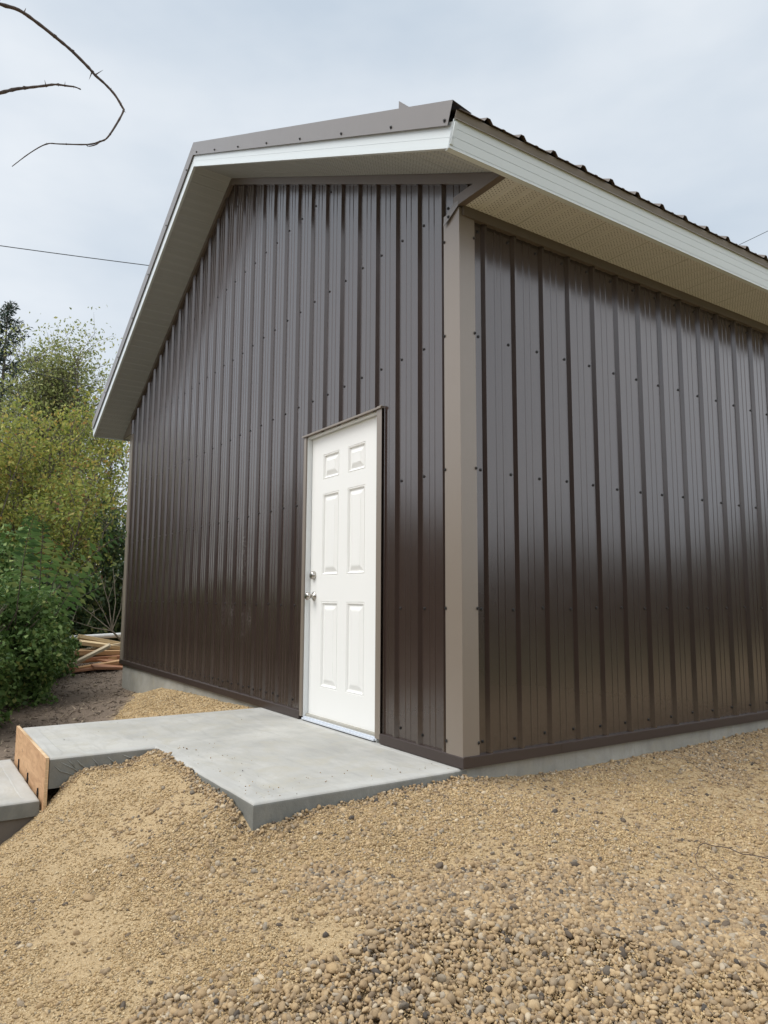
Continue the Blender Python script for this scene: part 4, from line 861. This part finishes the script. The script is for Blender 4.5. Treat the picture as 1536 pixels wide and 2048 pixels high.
# ------------------------------------------------------------------ lumber pile (each board its own thing)
def board(c, ln, wd, th, yaw_, pitch_, roll_, mt, label, cat='board', group='boards in the scrap lumber pile'):
    mb = MB(); wd *= 1.25; th *= 1.35; mb.box((-ln/2, -wd/2, -th/2), (ln/2, wd/2, th/2)); o = mb.build("lumber_board", mt, bevel=0.002)
    c = (c[0], c[1], -0.30+(c[2]+0.30)*0.86); o.location = c; o.rotation_euler = (R_(roll_), R_(pitch_), R_(yaw_)); tag(o, label, cat, group); return o
PP, PT, PR, PW = M_PINE
bd = [((-8.55, -.02, -.03), .62, .10, .03, 68, -28, 15, PW, 'pale clean board propped diagonally against the front of the pile'),
 ((-9.1, .45, .13), 1.1, .14, .04, 82, 12, -8, PP, 'yellow-tan plank topmost on the right of the pile'),
 ((-9.0, .50, .06), 1.2, .12, .04, 96, 9, 10, PP, 'yellow-tan plank second from the top sloping down to the right'),
 ((-9.05, .1, .02), 1.3, .14, .04, 85, -10, 0, PW, 'greyish plank sloping down to the left under the white pipe'),
 ((-8.9, .35, -.02), 1.0, .12, .05, 92, 2, 5, PT, 'tan plank lying flat in the middle of the pile'),
 ((-8.85, .42, -.10), .9, .11, .04, 88, -2, 8, PR, 'reddish plank below the tan one at mid height'),
 ((-8.75, .50, -.17), .8, .16, .02, 70, 12, 30, PR, 'orange-brown plywood scrap tilted beside the wall corner'),
 ((-8.7, .30, -.20), .9, .10, .04, 84, -8, 4, PT, 'tan plank near the bottom pointing left'),
 ((-8.6, .42, -.26), .8, .12, .03, 95, 4, 12, PR, 'reddish board at the bottom right on the soil'),
 ((-8.95, -.05, -.16), 1.0, .12, .04, 76, -4, 0, PT, 'tan plank partly hidden behind the propped board'),
 ((-8.6, -.02, -.27), .55, .14, .02, 100, -3, 0, PR, 'flat red-brown board on the soil in front of the pile'),
 ((-8.85, -.12, -.27), .55, .16, .02, 78, 2, 6, PR, 'long brown board end lying beside the hedge'),
 ((-8.75, -.38, -.25), .34, .26, .015, 60, -6, 22, PR, 'square red-brown plywood offcut leaning at the left of the pile'),
 ((-9.3, .2, -.02), 1.2, .14, .05, 90, 0, 0, PT, 'thick tan plank at the back of the pile'),
 ((-9.2, .4, -.14), 1.2, .16, .06, 86, 3, 0, PT, 'broad tan plank at the bottom back of the pile')]
for q in bd: board(*q)
mb = MB(); mb.tube([(-9.6, -.55, .12), (-9.5, .9, .18)], .04, 12); tag(mb.build("plastic_pipe", M_PIPE, smooth=False), 'white plastic pipe lying across the back of the lumber pile', 'pipe')

# ------------------------------------------------------------------ overhanging thorny shrub (rooted out of frame at left)
th = empty("thorny_shrub", (1.15, -3.05, gh(1.15, -3.05))); tag(th, 'thorny bare branches hanging into the sky at the upper left', 'shrub')
def thorn(mb, q, d, l, r): mb.tube([q, q+d*l*.55, q+d*l], [r, r*.5, r*.12], 5, cap=False)
def cane(pts, r0, r1, thorns, name="branch"):
    P = [Vector(p) for p in pts]; S = []
    for i in range(len(P)-1):
        p0, p1, p2, p3 = P[max(i-1, 0)], P[i], P[i+1], P[min(i+2, len(P)-1)]
        for k in range(4):
            t = k/4; S.append(0.5*((2*p1)+(p2-p0)*t+(2*p0-5*p1+4*p2-p3)*t*t+(3*p1-p0-3*p2+p3)*t**3))
    S.append(P[-1]); n = len(S); mb = MB()
    rad = [(r0+(r1-r0)*i/(n-1))*(1+0.22*math.sin(i*2.7)*random.random()) for i in range(n)]; mb.tube(S, rad, 8)
    for f, (dx, dz), l in thorns:
        i = min(int(f*(n-1)), n-2); d = (rt*dx+Vector((0, 0, dz))).normalized(); mb.lathe(S[i]-d*rad[i]*.5, d, [(0, rad[i]*1.5), (rad[i]*1.4, rad[i]*.6)], 6); thorn(mb, S[i], d, l, rad[i]*.55)
    return mb.build(name, M_TWIG, th, smooth=True)
main = [(1.15, -3.05, -0.7), (1.25, -2.98, 0.4), (1.42, -2.75, 1.45), (1.55, -2.52, 1.78), (1.61, -2.42, 1.815), (1.6211, -2.3738, 1.8054+.0), (1.6235, -2.345, 1.8065), (1.6259, -2.3131, 1.794), (1.6297, -2.2804, 1.7763), (1.6328, -2.258, 1.7624), (1.6371, -2.2309, 1.7408), (1.639, -2.2198, 1.7299), (1.6422, -2.2027, 1.7178),
        (1.6456, -2.1854, 1.7015), (1.6484, -2.172, 1.681), (1.6489, -2.1701, 1.6747), (1.647, -2.1789, 1.6499), (1.6439, -2.1939, 1.6168), (1.6416, -2.2056, 1.606), (1.6381, -2.2254, 1.5948), (1.6313, -2.2686, 1.5832-.0), (1.6286, -2.2894, 1.5768), (1.6259, -2.3135, 1.5528), (1.6235, -2.3388, 1.5204)]
cane(main[:5], .009, .0042, [(.8, (1, .4), .02)], "stem")
cane(main[4:], .0034, .0007, [(.12, (.3, 1), .010), (.21, (-.2, -1), .004), (.27, (.1, -1), .005), (.345, (-.3, -1), .016), (.372, (1, .7), .017), (.46, (.7, .7), .004), (.52, (.2, 1), .005), (.58, (.8, -.5), .006), (.68, (-.5, .8), .004), (.74, (-.9, -.5), .004), (.84, (0, 1), .003), (.9, (0, 1), .003)])
cane([(1.25, -2.98, .4), (1.40, -2.78, 1.2), (1.54, -2.50, 1.57), (1.60, -2.40, 1.63), (1.6217, -2.3641, 1.6448), (1.6233, -2.3423, 1.6600), (1.6245, -2.3277, 1.6677), (1.6272, -2.3013, 1.681), (1.6295, -2.2822, 1.6906), (1.6322, -2.2625, 1.6946), (1.6339, -2.2506, 1.6966), (1.6355, -2.2409, 1.6950)], .0040, .0010,
     [(.55, (-.1, -1), .004), (.66, (-.3, 1), .011), (.76, (.2, -1), .004), (.80, (.05, 1), .008), (.9, (.3, -1), .004), (.99, (.8, -.6), .003)])
cane([(1.6416, -2.2056, 1.606), (1.641, -2.212, 1.598), (1.6395, -2.222, 1.592), (1.638, -2.227, 1.5925)], .0013, .0006, [(.9, (.1, -1), .003)])

# twig loop half buried on the gravel at right
mb = MB(); lp = []
LP = [(1.299, .532), (1.181, .523), (1.117, .487), (1.065, .428), (1.054, .368), (1.079, .302), (1.129, .241), (1.19, .202), (1.255, .177), (1.321, .16)]
for i in range(28):
    t = i/27*9; k = min(int(t), 8); f = t-k; x_ = LP[k][0]*(1-f)+LP[k+1][0]*f; y_ = LP[k][1]*(1-f)+LP[k+1][1]*f
    lp.append((x_, y_, gh(x_, y_)+.020+.006*math.sin(i*1.3)))
mb.tube(lp, [.0022*(1-.5*i/27) for i in range(28)], 6); tag(mb.build("curved_twig", M_TWIG, smooth=True), 'thin brown twig curled in a loop on the gravel at right', 'twig')
# overhead wires
def wire(pts, r, label):
    mb = MB(); P = [Vector(p) for p in pts]; S = [P[0]*(1-t)**2+P[1]*2*t*(1-t)+P[2]*t*t for t in [i/24 for i in range(25)]]; mb.tube(S, r, 5); tag(mb.build("overhead_wire", M_CABLE), label, 'wire')
wire([(-22.9, -9.5, 11.35), (-22.0, 0.6, 11.72), (-18.8, 16, 12.9)], .014, 'black overhead wire crossing the sky left of the roof')
wire([(-13.2, -6.0, 6.1), (-12.95, 0.0, 5.1), (-12.5, 8, 4.6)], .008, 'thin dark wire running in front of the thicket top')
wire([(-15.5, 21.5, 13.1), (-11.0, 24.1, 14.6), (-4.5, 27.5, 17.2)], .011, 'thin wire above the right end of the roof')
print("verts", sum(len(o.data.vertices) for o in bpy.data.objects if o.type == 'MESH'))
